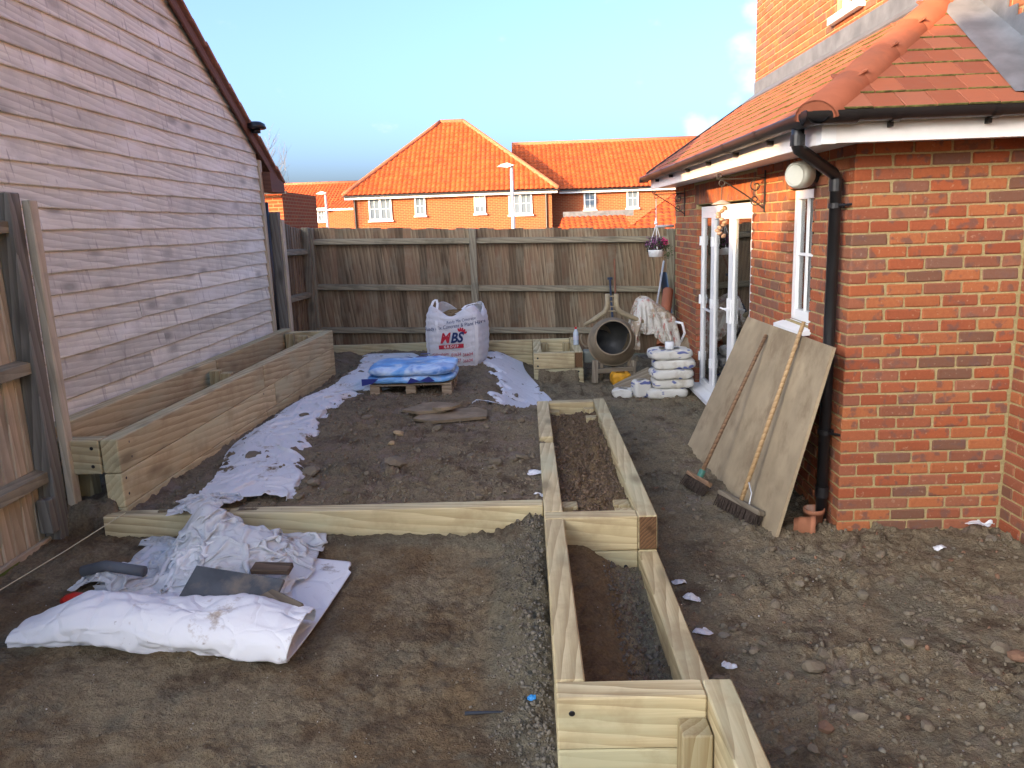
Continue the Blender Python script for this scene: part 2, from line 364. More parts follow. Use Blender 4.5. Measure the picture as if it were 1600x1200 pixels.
def make_ground():
    xs = np.concatenate([np.arange(-4.2, -3.0, .05), np.arange(-3.0, 3.1, .0115), np.arange(3.1, 4.4, .1)])
    ys = [1.2]
    while ys[-1] < 11.6: ys.append(ys[-1]+(max(.0095, .0034*ys[-1]) if ys[-1] > 2.15 else .06))
    ys = np.array(ys); X, Y = np.meshgrid(xs, ys)
    Z = heights(X, Y); a, b = X.shape
    i = np.arange(a*b).reshape(a, b); F = np.stack([i[:-1, :-1], i[:-1, 1:], i[1:, 1:], i[1:, :-1]], -1).reshape(-1, 4)
    me = fast_mesh('ground', np.stack([X, Y, Z], -1).reshape(-1, 3), F)
    # soil kinds that were dug, wetted and tipped in different places: r = red-brown loam, g = grey clay, b = pale dry crust
    heap = np.clip(1.5*np.exp(-((X+.02)/.2)**2)*sstep(Y, 2.2, 2.7)+1.2*np.exp(-((Y-4.2)/.09)**2)*sstep(X, -2.3, -1), 0, 1)*(Y < 4.33)*(X < .11)
    n1 = 1.35*fbm(X*1.3+3, Y*1.3, 5, .65); n2 = 1.3*fbm(X*2.7-8, Y*2.7, 5, .65)
    R = np.where(X > .62, .15+.5*n2, np.where(X > .11, np.where(Y < 7, .95, .2), np.where(Y < 4.33, .55+.75*n1, .42+.4*n2)))
    R = np.where((X > .11) & (X < .62) & (Y < 4.12), sstep(-X, -.47, -.36)+.3*n2, R)
    G = np.where(X > .62, .35+.8*n1, np.where(X > .11, np.where((Y < 4.12), .8*sstep(X, .36, .5), 0), np.where(Y < 4.33, np.maximum(heap, .15+.8*n2), .15+.6*n1)))
    B = np.where(X > .62, .15+.7*n2, np.where(X > .11, 0, np.where(Y < 4.33, .25*sstep(n2, .1, .5), .45+.5*n2)))
    at = me.color_attributes.new('soil', 'FLOAT_COLOR', 'POINT')
    at.data.foreach_set('color', np.clip(np.stack([R, G, B, np.ones_like(R)], -1), 0, 1).astype(np.float32).ravel())
    me.polygons.foreach_set('use_smooth', np.ones(len(me.polygons), bool))
    t = NT('garden_soil', .95, .12); at = t.n('ShaderNodeVertexColor'); at.layer_name = 'soil'
    sp = t.n('ShaderNodeSeparateColor'); t.l(at.outputs[0], sp.inputs[0]); co = t.coord()
    n = t.noise(co, 9, 8, .68); nf = t.noise(co, 70, 5, .7); sp_ = t.voro(co, 55)
    j = lambda v, k: t.math('ADD', v, t.math('MULTIPLY', t.math('SUBTRACT', n, .5), k))
    col = t.mix(t.ramp(nf, [(.32, 0.), (.68, 1.)]), (.185, .148, .092), (.34, .275, .172))
    col = t.mix(t.ramp(j(sp.outputs[0], 1.2), [(.25, 0.), (.75, .9)]), col, t.mix(t.ramp(nf, [(.32, 0.), (.68, 1.)]), (.12, .08, .043), (.24, .165, .09)))
    col = t.mix(t.ramp(j(sp.outputs[1], 1.0), [(.35, 0.), (.8, .9)]), col, t.mix(t.ramp(nf, [(.32, 0.), (.68, 1.)]), (.132, .114, .076), (.25, .22, .15)))
    col = t.mix(t.ramp(j(sp.outputs[2], 1.1), [(.4, 0.), (.85, .7)]), col, (.32, .26, .205))
    col = t.mix(t.ramp(sp_, [(.02, .8), (.07, 0.)]), col, (.24, .21, .17))
    col = t.mix(t.ramp(t.noise(co, 3.3, 9, .72), [(.38, .8), (.50, 0.)]), col, t.mix(nf, (.075, .05, .031), (.135, .095, .06)))
    nff = t.noise(co, 190, 4, .7); col = t.mix(t.ramp(nff, [(.25, .35), (.45, 0.)]), col, (.06, .046, .032))
    t.base(col); t.bump(t.math('ADD', t.math('ADD', nf, t.math('MULTIPLY', nff, .2)), t.math('MULTIPLY', n, 2.2)), 1.0, .022); me.materials.append(t.m)
    o = bpy.data.objects.new('ground', me); COL.objects.link(o); return tag(o, 'bare dug garden soil with clods between the timber beds', 'ground', kind='structure'), t.m
ground, M_SOIL = make_ground()
mb = MB(); P = []
for yy in (-60, -10, 1.4, 11.4, 14, 22, 30, 60, 140, 400, 900):
    P.append([(xx, yy, -.45 if yy < 12 else (-.5 if yy < 15 else -1.3)) for xx in (-900, -200, -60, -20, -4.1, 4.3, 20, 60, 200, 900)])
land = build('land', MB().grid(P), m_plain('far_turf', (.08, .085, .04), .95, .1, var=.4, dscale=.6)); tag(land, 'ground sheet running out to the horizon behind the fence', 'ground', kind='structure')

# ================================================================== brick house with lean-to roof
XW, YF, XM, ZS = 1.93, 4.77, 2.943, 2.39            # side wall, end wall, main house wall, soffit
house = thing('brick_house', (XW, YF, 0), 'red brick house with tiled lean-to, white patio doors and black gutters', 'house')
bricks = []                                          # (size on the picture, length, height, centre, rotation)
def course(p0, du, length, z0, z1, openings=(), odd=0, start=(0, 0), end_trim=0):
    """stretcher bond bricks from p0 along du; start = where the first brick of even and odd courses begins"""
    ang = math.atan2(du[1], du[0]); nz = int(round((z1-z0)/.075)); nrm = np.array([du[1], -du[0], 0])
    for k in range(nz):
        zc = z0+k*.075+.0375; par = (k+odd) % 2; u = start[par]; first = True
        while u < length-.03:
            L = .215 if not (first and start[par] == 0 and start[1-par] == 0 and par) else .1025
            first = False; a, b = u, min(u+L, length-end_trim); u += L+.01
            segs = [(a, b)]
            for (o0, o1, oz0, oz1) in openings:
                if zc > oz0 and zc < oz1:
                    segs = [s for (p, q) in segs for s in ((p, min(q, o0)), (max(p, o1), q)) if s[1]-s[0] > .008]
            for (p, q) in segs:
                c = np.array([*p0, 0.])+np.array([*du, 0.])*((p+q)/2)-nrm*.05125; c[2] = zc
                f = c+nrm*.05; dd = depth(f); s = 0
                if dd > .5:
                    a0 = proj(f-np.array([*du, 0.])*(q-p)/2); a1 = proj(f+np.array([*du, 0.])*(q-p)/2)
                    if -20 < a0[0] < 1640 and -20 < a0[1] < 1230: s = abs(a1[0]-a0[0])*.065*FPX/dd
                bricks.append((s, round(q-p, 2), .065, c, ang))
DOOR = (2.10, 4.27, -.1, 2.135); WIN = (.66, 1.16, 1.235, 2.18)
course((XW, YF), (1, 0), XM-XW, -.15, ZS, start=(0, .1125), end_trim=.003)                       # end wall, facing the camera
course((XW, 10.36), (0, -1), 10.36-YF, -.15, ZS, openings=[(5.59-o[1], 5.59-o[0], o[2], o[3]) for o in (DOOR, WIN)], start=(0, .1125), odd=1, end_trim=.002)   # side wall
# keep corner bricks of the two faces from sharing the same corner: every other course runs through
bricks = [b for b in bricks if not (abs(b[4]+math.pi/2) < .1 and b[3][1]-b[1]/2 < YF+.1 and int(round((b[3][2]+.15-.0375)/.075)) % 2 == 0 and b[1] < .12)]
course((XM, YF-.004), (0, -1), 3.3, -.15, 3.0)                                                  # main house wall running towards the camera
course((XM, 10.5), (0, -1), 7.9, 3.0, 5.4, openings=[(2.62, 3.2, 3.78, 4.9)])                   # upper storey
def soldiers(y0, y1, z):
    y = y0
    while y < y1:
        c = np.array([XW+.0512, y+.0325, z]); s = .065*.215*(FPX/depth(c))**2*.4
        bricks.append((s, .065, .215, c, -math.pi/2)); y += .075
soldiers(YF+2.02, YF+4.36, 2.255); soldiers(YF+.58, YF+1.26, 2.29)
bricks = [b for b in bricks if not (abs(b[3][0]-XW) < .2 and b[2] < .1 and abs(b[4]+math.pi/2) < .1 and
          ((YF+2.0 < b[3][1] < YF+4.38 and 2.13 < b[3][2] < 2.37) or (YF+.56 < b[3][1] < YF+1.28 and 2.17 < b[3][2] < 2.41)))]
# mortar bed behind the bricks, set back from their faces
REC = .007
def slab(mb, axis, fixed, u0, u1, z0, z1, thick, holes=()):
    us = sorted({u0, u1, *[h for o in holes for h in o[:2]]}); zs = sorted({z0, z1, *[h for o in holes for h in o[2:]]})
    for a, b in zip(us, us[1:]):
        for c, d in zip(zs, zs[1:]):
            if c < z0 or d > z1: continue
            if any(o[0] <= (a+b)/2 <= o[1] and o[2] <= (c+d)/2 <= o[3] for o in holes): continue
            mb.box((fixed, a, c), (fixed+thick, b, d)) if axis == 'x' else mb.box((a, fixed, c), (b, fixed+thick, d))
mb = MB()
slab(mb, 'x', XW+REC, YF+REC, 10.36-REC, -.3, ZS+.02, .25, [(YF+o[0]-.02, YF+o[1]+.02, max(o[2], -.3), o[3]+.01) for o in (DOOR, WIN)])
slab(mb, 'y', YF+REC, XW+.26, XM+.01, -.3, ZS+.02, .25)
slab(mb, 'y', 10.10, XW+.26, XM+.01, -.3, ZS+.02, .25)
wall = build('wall', mb, M_MORTAR, house)
mb = MB(); slab(mb, 'x', XM+REC, -3, 10.5, -.3, 5.5, .25, [(7.3, 7.88, 3.78, 4.9)])
slab(mb, 'y', 10.25, XM+.26, 10, -.3, 5.5, .25); slab(mb, 'x', 10, -3, 10.5, -.3, 5.5, .2); slab(mb, 'y', -3.2, XM, 10, -.3, 5.5, .2)
mainwall = build('wall', mb, M_MORTAR, house)
_bm = {}
def brick_mesh(L, Hh, var):
    k = (L, Hh, var)
    if k not in _bm:
        m = MB().cbox(L, .1025, Hh, .007); r = random.Random(hash(k) % 999)
        me = bpy.data.meshes.new('brick'); me.from_pydata([(p[0]+r.uniform(-.0022, .0022), p[1]+r.uniform(-.0016, .0016), p[2]+r.uniform(-.0022, .0022)) for p in m.v], [], m.f)
        me.materials.append(M_BRICK); me.update(); _bm[k] = me
    return _bm[k]
bricks.sort(key=lambda b: -b[0]); rest = MB(); rest2 = MB()
for i, (s, L, Hh, c, ang) in enumerate(bricks):
    main = c[0] > XM-.02 and abs(ang+math.pi/2) < .1
    R = rotz(ang+rnd.uniform(-.006, .006))
    if i < 300: place('brick', brick_mesh(L, Hh, i % 4), mainwall if main else wall, c, R)
    else: (rest2 if main else rest).cbox(L, .1025, Hh, .006, Matrix.Translation(vec(c)+Vector((rnd.uniform(-.0015, .0015), 0, rnd.uniform(-.0015, .0015)))) @ R.to_4x4())
build('brickwork', rest, M_BRICK, wall)['kind'] = 'stuff'
build('brickwork', rest2, M_BRICK, mainwall)['kind'] = 'stuff'
# dark room behind the openings, floor and back wall, curtain
mb = MB(); mb.box((XW+.3, YF+.3, .02), (XM+2, 10.05, .12)); mb.box((XM+2, YF+.3, .1), (XM+2.1, 10.05, 2.5)); mb.box((XW+.27, YF+.3, 2.42), (XM+2.1, 10.05, 2.46))
build('room', mb, m_plain('room_paint', (.22, .20, .17), .9, .1), house)
# patio doors: side light, two leaves, threshold
def window_unit(nm, y0, y1, z0, z1, xf, fw, mull=(), bars_z=(), name_pane='pane', par=house, dx=.06):
    fr = MB(); x0, x1 = xf, xf+dx
    fr.box((x0, y0, z0), (x1, y0+fw, z1)); fr.box((x0, y1-fw, z0), (x1, y1, z1))
    fr.box((x0+.002, y0+fw, z1-fw), (x1-.002, y1-fw, z1)); fr.box((x0+.002, y0+fw, z0), (x1-.002, y1-fw, z0+fw*1.2))
    o = build(nm, fr, M_WHITE, par)
    g = MB().box((x0+dx*.45, y0+fw, z0+fw), (x0+dx*.45+.006, y1-fw, z1-fw)); build(name_pane, g, M_GLASS, o)
    if mull or bars_z:
        b = MB()
        for m in mull: b.box((x0+.008, m-.010, z0+fw), (x0+.024, m+.010, z1-fw))
        for z in bars_z: b.box((x0+.010, y0+fw, z-.010), (x0+.022, y1-fw, z+.010))
        build('glazing_bar', b, M_WHITE, o)
    return o
y0, y1 = YF+DOOR[0], YF+DOOR[1]; zt = 2.12
fr = MB(); xf = XW+.05
fr.box((xf, y0+.002, .10), (xf+.07, y0+.06, zt)); fr.box((xf, y1-.06, .10), (xf+.07, y1-.002, zt)); fr.box((xf+.002, y0+.06, zt-.06), (xf+.068, y1-.06, zt))
dframe = build('door_frame', fr, M_WHITE, house)
build('door_sill', MB().box((XW-.10, y0-.06, .085), (xf+.09, y1+.02, .125)), M_WHITE, house)
build('threshold', MB().box((XW+.03, y0+.01, .0), (xf+.09, y1-.01, .0845)), M_BLACK, house)
W3 = (y1-y0-.12)
edges = [y0+.06, y0+.06+W3*.37, y0+.06+W3*.74, y1-.06]
for i in range(3):
    a, b = edges[i]+.004, edges[i+1]-.004
    lf = window_unit('door' if i < 2 else 'side_light', a, b, .13, zt-.062, xf-.012, .075 if i < 2 else .06, par=house, dx=.055, bars_z=() if i < 2 else (1.0,))
    if i < 2:
        k = b-.04 if i == 0 else a+.04
        h = MB().box((xf-.03, k-.015, .98), (xf-.0125, k+.015, 1.22)).tube([(xf-.025, k, 1.12), (xf-.065, k, 1.12), (xf-.066, k+(.1 if i else -.1), 1.12)], .009, 8); build('handle', h, M_WHITE, lf)
    for zz in (.45, 1.1, 1.75):
        hz = b-.005 if i else a+.005
        build('hinge', MB().box((xf-.03, hz-.02, zz-.05), (xf-.0125, hz+.02, zz+.05)), M_WHITE, lf)
for i, (a, b, m) in enumerate(((y0+.2, y0+.5, 0), (y0+1.35, y0+1.6, 0), (y1-.6, y1-.3, 0))):      # gathered curtains inside
    pts = [[(XW+.42+.025*math.sin(u*38), a+(b-a)*u, z) for z in (.15, 1.1, 2.1)] for u in np.linspace(0, 1, 30)]
    build('curtain', MB().grid(pts), M_CURT, house)
# narrow window beside the downpipe
wy0, wy1 = YF+WIN[0]+.01, YF+WIN[1]-.01
wn_ = window_unit('window', wy0, wy1, 1.245, 2.17, XW+.045, .062, mull=((wy0+wy1)/2,), bars_z=(1.72,))
build('window_sill', MB().prism([(XW-.07, wy0-.05, 1.205), (XW+.05, wy0-.05, 1.238), (XW+.05, wy0-.05, 1.19), (XW-.07, wy0-.05, 1.18)], (0, wy1-wy0+.1, 0)), M_WHITE, wn_)
wu = window_unit('window', 7.31, 7.87, 3.79, 4.89, XM+.05, .06, bars_z=(4.4,), mull=(7.59,)); build('window_sill', MB().box((XM-.06, 7.24, 3.72), (XM+.06, 7.94, 3.785)), M_WHITE, wu)
build('curtain', MB().box((XM+.5, 7.0, 3.5), (XM+.52, 8.2, 5)), M_CURT, house)
# lean-to roof
EX, EY, EZ, TP = 1.60, 4.45, 2.535, .67; RT = XM-EX; ang = math.atan(TP); YV = 10.47
roof = build('roof', MB().prism([(EX, EY, EZ), (XM, EY+RT, EZ+RT*TP), (XM, YV, EZ+RT*TP), (EX, YV, EZ)], (0, 0, -.03)).prism([(EX+.001, EY, EZ), (XM, EY, EZ), (XM, EY+RT-.001, EZ+RT*TP)], (0, 0, -.03)), M_BLACK, house)
tm = MB(); g = .172; TL, TW = .262, .1625
tm.cbox(TW, TL, .013, .003)
tile_me = []
for v in range(3):
    me = bpy.data.meshes.new('tile'); vv = [(p[0], p[1], p[2]+.006*(1-(p[0]/(TW/2))**2)*.6) for p in tm.v]
    me.from_pydata(vv, [], tm.f); me.materials.append(M_TILE); me.materials.append(M_MOSS)
    for p in me.polygons:
        if p.center.y < -TL/2+.002: p.material_index = 1
    me.update(); tile_me.append(me)
tiles = []; tilt = .055
def tile_rows(o, eu, up2, span, slope_len):
    """o = eave start, eu = along eave, up2 = plan direction up the slope; span(s) gives the u limits at slope distance s"""
    eu = Vector(eu); sl = Vector((up2[0]*math.cos(ang), up2[1]*math.cos(ang), math.sin(ang))); nn = eu.cross(sl).normalized()
    if nn.z < 0: nn = -nn
    k = 0; s = -.045
    while s < slope_len-.05:
        u0, u1 = span(max(s+.1, 0)*math.cos(ang)); u = u0-(TW/2 if k % 2 else 0)
        while u < u1:
            uc = u+TW/2+.001
            if u0-.03 < uc < u1+.05:
                y = (sl*math.cos(tilt)-nn*math.sin(tilt)).normalized(); x = eu if eu.cross(y).z > 0 else -eu
                M = basis(x, y, x.cross(y)); M = M @ rotz(rnd.uniform(-.012, .012))
                c = Vector(o)+eu*uc+sl*(s+TL/2)+nn*(.028+rnd.uniform(-.002, .003))
                dd = depth(c); pr = proj(c); vis = -30 < pr[0] < 1630 and -30 < pr[1] < 1200
                tiles.append(((TW*g*(FPX/dd)**2*abs(nn.dot((Vector((0, 0, CAMH))-c).normalized()))) if vis else 0, c, M))
            u += TW+.003
        s += g; k += 1
SLN = RT/math.cos(ang)
tile_rows((EX, EY, EZ), (0, 1, 0), (1, 0), lambda d: (d+.05, YV-EY), SLN)
tile_rows((EX, EY, EZ), (1, 0, 0), (0, 1), lambda d: (d+.05, RT-.10), SLN)
tiles.sort(key=lambda t: -t[0]); rest = MB()
for i, (s, c, M) in enumerate(tiles):
    if i < 300: place('tile', tile_me[i % 3], roof, c, M)
    else:
        n0 = len(rest.f); rest.cbox(TW, TL, .013, .003, Matrix.Translation(c) @ M.to_4x4())
build('tiling', rest, M_TILE, roof)['kind'] = 'stuff'
hd = Vector((1, 1, TP)).normalized(); hx = Vector((1, -1, 0)).normalized(); hn = hx.cross(hd).normalized()
if hn.z < 0: hn = -hn
hl = Vector((RT, RT, RT*TP)).length; s = -.06; M_HIP = m_plain('hip_tile', (.29, .092, .048), .85, .2, var=.10, dirt=(.22, .08, .046), dscale=6)
while s < hl:
    L = min(.45, hl-s+.05); m = MB(); n = 14
    for r, flip in ((.116, 0), (.105, 1)):
        P = []
        for q, rr in ((0, r+.003), (L+.03, r-.004)):
            P.append([Vector((EX, EY, EZ))+hd*(s+q)+hn*(-.022)+hx*(rr*math.cos(a))+hn*(rr*.92*math.sin(a)) for a in np.linspace(.05, math.pi-.05, n)])
        m.grid(P)
    m.f += [(k, k+1, 2*n+k+1, 2*n+k) for k in range(n-1)]; m.mi += [0]*(n-1)
    if s < 0: m.add([m.v[k] for k in range(n)]+[tuple(Vector((EX, EY, EZ))+hd*s+hn*(-.03))], [(k, k+1, n) for k in range(n-1)])
    build('hip_tile', m, M_HIP, roof, smooth=True); s += .45
# verge strip and lead flashings
build('verge', MB().prism([(EX-.02, YV, EZ-.06), (XM, YV, EZ+RT*TP-.06), (XM, YV, EZ+RT*TP+.06), (EX-.02, YV, EZ+.06)], (0, .03, 0)), M_BLACK, roof)
fl = MB().prism([(XM-.16, EY+RT+.1, EZ+RT*TP-.065), (XM-.004, EY+RT+.1, EZ+RT*TP+.05), (XM-.004, EY+RT+.1, EZ+RT*TP+.20), (XM-.014, EY+RT+.1, EZ+RT*TP+.20), (XM-.016, EY+RT+.1, EZ+RT*TP+.06), (XM-.17, EY+RT+.1, EZ+RT*TP-.05)], (0, YV-EY-RT-.1, 0)); build('flashing', fl, M_LEAD, roof)
fl = MB(); n = 14
for k in range(n):                                     # stepped soaker up the end slope and the wide lead valley below it
    d0, d1 = RT*k/n, RT*(k+1)/n; zb = EZ+d0*TP
    fl.box((XM-.012-.0006*k, EY+d0, zb-.02), (XM-.003, EY+d1+.015, zb+.24+.002*k))
build('flashing', fl, M_LEAD, roof)
NB = 9; P = []
for d in np.linspace(0, RT, NB): P.append([(XM-.30*(1-.25*d)-.0, EY+d+.03, EZ+d*TP+.072), (XM-.2, EY+d, EZ+d*TP+.074), (XM-.07, EY+d, EZ+d*TP+.080), (XM-.015, EY+d, EZ+d*TP+.11)])
build('valley', MB().grid(P), M_LEAD, roof, smooth=True)
# fascia, soffit, gutters, downpipe
build('fascia', MB().box((EX+.03, EY+.05, ZS-.015), (EX+.05, 10.42, ZS+.135)).box((EX+.03, EY+.029, ZS-.016), (XM-.005, EY+.049, ZS+.134)), M_FASCIA, house)
build('corner_joint', MB().box((EX+.022, EY+.022, ZS-.02), (EX+.10, EY+.0285, ZS+.13)).box((EX+.0225, EY+.0285, ZS-.0205), (EX+.0295, EY+.11, ZS+.13)), M_WHITE, house)
build('soffit', MB().box((EX+.05, EY+.05, ZS), (XW+.03, 10.42, ZS+.012)).box((XW+.03, EY+.05, ZS+.001), (XM-.005, YF+.03, ZS+.013)), M_FASCIA, house)
def half_gutter(p0, p1, r=.056):
    d = (Vector(p1)-Vector(p0)).normalized(); side = Vector((0, 0, 1)).cross(d); m = MB(); P = []
    prof = [(math.cos(a), math.sin(a)) for a in np.linspace(math.pi, 2*math.pi, 13)]
    prof = [(x*r, z*r) for x, z in prof]+[(r, .008), (r-.006, .008)]+[(x*(r-.006), z*(r-.006)) for x, z in [(math.cos(a), math.sin(a)) for a in np.linspace(2*math.pi, math.pi, 13)]]
    for q in (p0, p1): P.append([Vector(q)+side*x+Vector((0, 0, z)) for x, z in prof])
    return m.grid(P)
GZ = EZ-.005; GX = EX-.045; GY = EY-.045
gut = build('gutter', half_gutter((GX, GY-.03, GZ), (GX, 10.52, GZ)), M_BLACK, house, smooth=True)
gut2 = build('gutter', half_gutter((GX-.03, GY, GZ), (XM-.006, GY, GZ)), M_BLACK, house, smooth=True)
build('gutter_corner', half_gutter((GX, GY+.28, GZ-.002), (GX, GY-.06, GZ-.002), .064), M_BLACK, gut, smooth=True)
build('gutter_corner', half_gutter((GX-.06, GY, GZ-.003), (GX+.22, GY, GZ-.003), .0645), M_BLACK, gut2, smooth=True)
build('stop_end', MB().box((GX-.06, 10.52, GZ-.06), (GX+.06, 10.53, GZ+.01)), M_BLACK, gut)
for y in (5.35, 6.2, 7.1, 8.0, 8.9, 9.8): build('gutter_bracket', half_gutter((GX, y-.02, GZ-.001), (GX, y+.02, GZ-.001), .0625).box((GX+.03, y-.008, GZ-.085), (EX+.03, y+.008, GZ-.055)), M_BLACK, gut)
for x in (1.98, 2.5, 2.9): build('gutter_bracket', half_gutter((x-.02, GY, GZ-.001), (x+.02, GY, GZ-.001), .0625).box((x-.008, GY+.03, GZ-.085), (x+.008, EY+.03, GZ-.055)), M_BLACK, gut2)
dp = MB(); ox, oy = GX, 4.66; DX, DYp = 1.875, 4.90
dp.tube([(ox, oy, GZ-.03), (ox, oy, GZ-.15), (ox+.01, oy+.01, GZ-.165), (DX-.03, DYp-.02, 2.235), (DX, DYp, 2.205), (DX, DYp, 1.2), (DX, DYp, .02)], .035, 16)
pipe = build('downpipe', dp, M_BLACK, house, smooth=True)
for z0, z1 in ((GZ-.15, GZ-.09), (2.13, 2.2), (.2, .27)):
    build('pipe_collar', MB().tube([(ox if z0 > 2.3 else DX, oy if z0 > 2.3 else DYp, z0), (ox if z0 > 2.3 else DX, oy if z0 > 2.3 else DYp, z1)], .041, 16), M_BLACK, pipe)
for z in (2.03, .62): build('pipe_clip', MB().tube([(DX, DYp, z), (DX, DYp, z+.03)], .042, 16).box((DX, DYp-.012, z), (XW-.001, DYp+.012, z+.028)).tube([(DX+.01, DYp-.04, z+.015), (DX+.06, DYp-.11, z+.02)], .008, 6), M_BLACK, pipe)
# main roof, out of the frame but shading
build('roof', MB().prism([(XM-.3, -3.4, 5.4), (6.5, -3.4, 8.2), (10.4, -3.4, 5.4)], (0, 14.1, 0)), M_TILE, house)

# ================================================================== timber-clad barn
XB, YB, VX = -3.05, 9.35, -2.985                      # clad face, far corner, verge overhang
def verge_z(y): return min(2.60+.546*(9.88-y), 2.60+.546*(y-1.65))
barn = thing('timber_barn', (XB, YB, .3), 'barn gable clad in weathered pale boards under a tiled roof', 'barn')
build('wall', MB().prism([(XB-.03, 1.80, 0), (XB-.03, YB-.02, 0), (XB-.03, YB-.02, verge_z(YB)-.02), (XB-.03, 5.765, verge_z(5.765)-.02), (XB-.03, 1.80, verge_z(1.80)-.02)][::-1], (-6, 0, 0)), m_plain('barn_core', (.12, .10, .09), .9, .1), barn)
z = .42; k = 0
while z < 4.7:
    ex = .137; zt = z+ex+.02
    lo = max(1.85, 1.65+(z-2.58)/.546+.02) if z > 2.58 else 1.85
    hi = min(YB-.07, 9.88-(z+ex-2.58)/.546) if z+ex > 2.58 else YB-.07
    hib = min(YB-.07, 9.88-(z-2.58)/.546) if z > 2.58 else YB-.07
    if hi-lo < .3: break
    cuts = sorted([lo]+[c for c in (lo+(.9+2.1*((k*37) % 10)/10.), lo+4.2+.9*((k*53) % 10)/10.) if lo+.4 < c < hib-.4 and (k % 3 != 0 or c < lo+3)]+[hib])
    for a, b in zip(cuts, cuts[1:]):
        last = b == hib; n = max(3, int((b-a)/.35)); rr = random.Random(k*7+int(a*10)); L = b-a
        bott = []; rows = []
        for i in range(n+1):
            y = a+.0015+(L-.003)*i/n; dz = rr.uniform(-.0045, .0045); dx = rr.uniform(-.002, .003)
            ytop = min(y, hi) if last else y
            rows.append([(XB-.014, ytop, zt), (XB-.003+dx, ytop, zt), (XB+.016+dx, y, z+.006+dz), (XB+.012+dx, y, z+dz), (XB-.010, y, z+dz)])
        ctr = Vector((XB, (a+b)/2, z)); mb = MB().grid(rows, close_v=True); mb.f += [(0, 1, 2, 3, 4), tuple(range(n*5, n*5+5))[::-1]]; mb.mi += [0, 0]
        # board built along its own X so that the grain runs with it
        me = bpy.data.meshes.new('board'); me.from_pydata([(p[1]-ctr.y, -(p[0]-ctr.x), p[2]-ctr.z) for p in mb.v], [], mb.f); me.materials.append(M_CLAD); me.update()
        place('board', me, barn, ctr, RY)
    z += ex; k += 1
plank(barn, 'corner_board', (XB+.012, YB-.03, 1.52), (2.6, .05, .075), M_FPALE, basis(Vector((0, 0, 1)), Vector((1, 0, 0)), Vector((0, 1, 0))))
M_BARGE = m_wood('barge_board', (.20, .10, .065), (.16, .075, .05), (.10, .05, .035), var=.1, knots=False)
M_BTILE = m_plain('barn_tile', (.40, .20, .14), .85, .2, var=.25, dirt=(.3, .2, .16), dscale=8)
sl = math.atan(.546); broof = build('roof', MB().prism([(VX-.02, 5.765, verge_z(5.765)+.01), (VX-.02, 9.92, verge_z(9.92)+.01), (VX-.02, 9.92, verge_z(9.92)+.08), (VX-.02, 5.765, verge_z(5.765)+.08)], (-6.3, 0, 0))
    .prism([(VX-.02, 1.5, 2.60+.546*(1.5-1.65)+.01), (VX-.02, 5.764, verge_z(5.765)+.01), (VX-.02, 5.764, verge_z(5.765)+.08), (VX-.02, 1.5, 2.60+.546*(1.5-1.65)+.08)], (-6.3, 0, 0)), M_BTILE, barn)
sd = Vector((0, 1, -.546)).normalized(); sn = Vector((0, .546, 1)).normalized()
L = (9.94-5.78)/sd.y
plank(barn, 'barge_board', Vector((VX-.012, 5.78, verge_z(5.78)-.01))+sd*(L/2), (L, .024, .10), M_BARGE, basis(sd, Vector((-1, 0, 0)), sn))
s = .0
while s < L-.1:
    plank(barn, 'verge_tile', Vector((VX-.05+rnd.uniform(-.004, .004), 5.78, verge_z(5.78)+.075))+sd*(s+.15)+sn*.005, (.335, .17, .03), M_BTILE, basis((sd-sn*.05).normalized(), Vector((-1, 0, 0)), (sn+sd*.05).normalized()), .006); s += .30
build('eaves_box', MB().prism([(XB-.02, YB-.02, verge_z(YB)-.20), (XB-.02, YB+.50, verge_z(9.85)-.03), (XB-.02, YB+.50, verge_z(9.85)-.15), (XB-.02, YB, verge_z(9.85)-.15)], (.15, 0, 0)), M_BARGE, barn)
bp = MB().tube([(XB+.02, YB+.05, 2.35), (XB+.02, YB+.05, .4)], .035, 10); build('downpipe', bp, M_BLACK, barn, smooth=True)
c = onY(400, 205, 9.0); flue = thing('roof_vent', (c[0], 9.0, verge_z(9)+.05), 'black mushroom vent cowl on the barn roof slope', 'vent')
hz = c[2]; build('pipe', MB().tube([(c[0], 9.0, verge_z(9.0)), (c[0], 9.0, hz+.02)], .05, 12), M_BLACK, flue, smooth=True)
build('cowl', MB().lathe([(0, .10), (.06, .098), (.10, .075), (.115, .03), (.10, .02), (.05, .02)], Matrix.Translation((c[0], 9.0, hz)), 18), M_BLACK, flue, smooth=True)

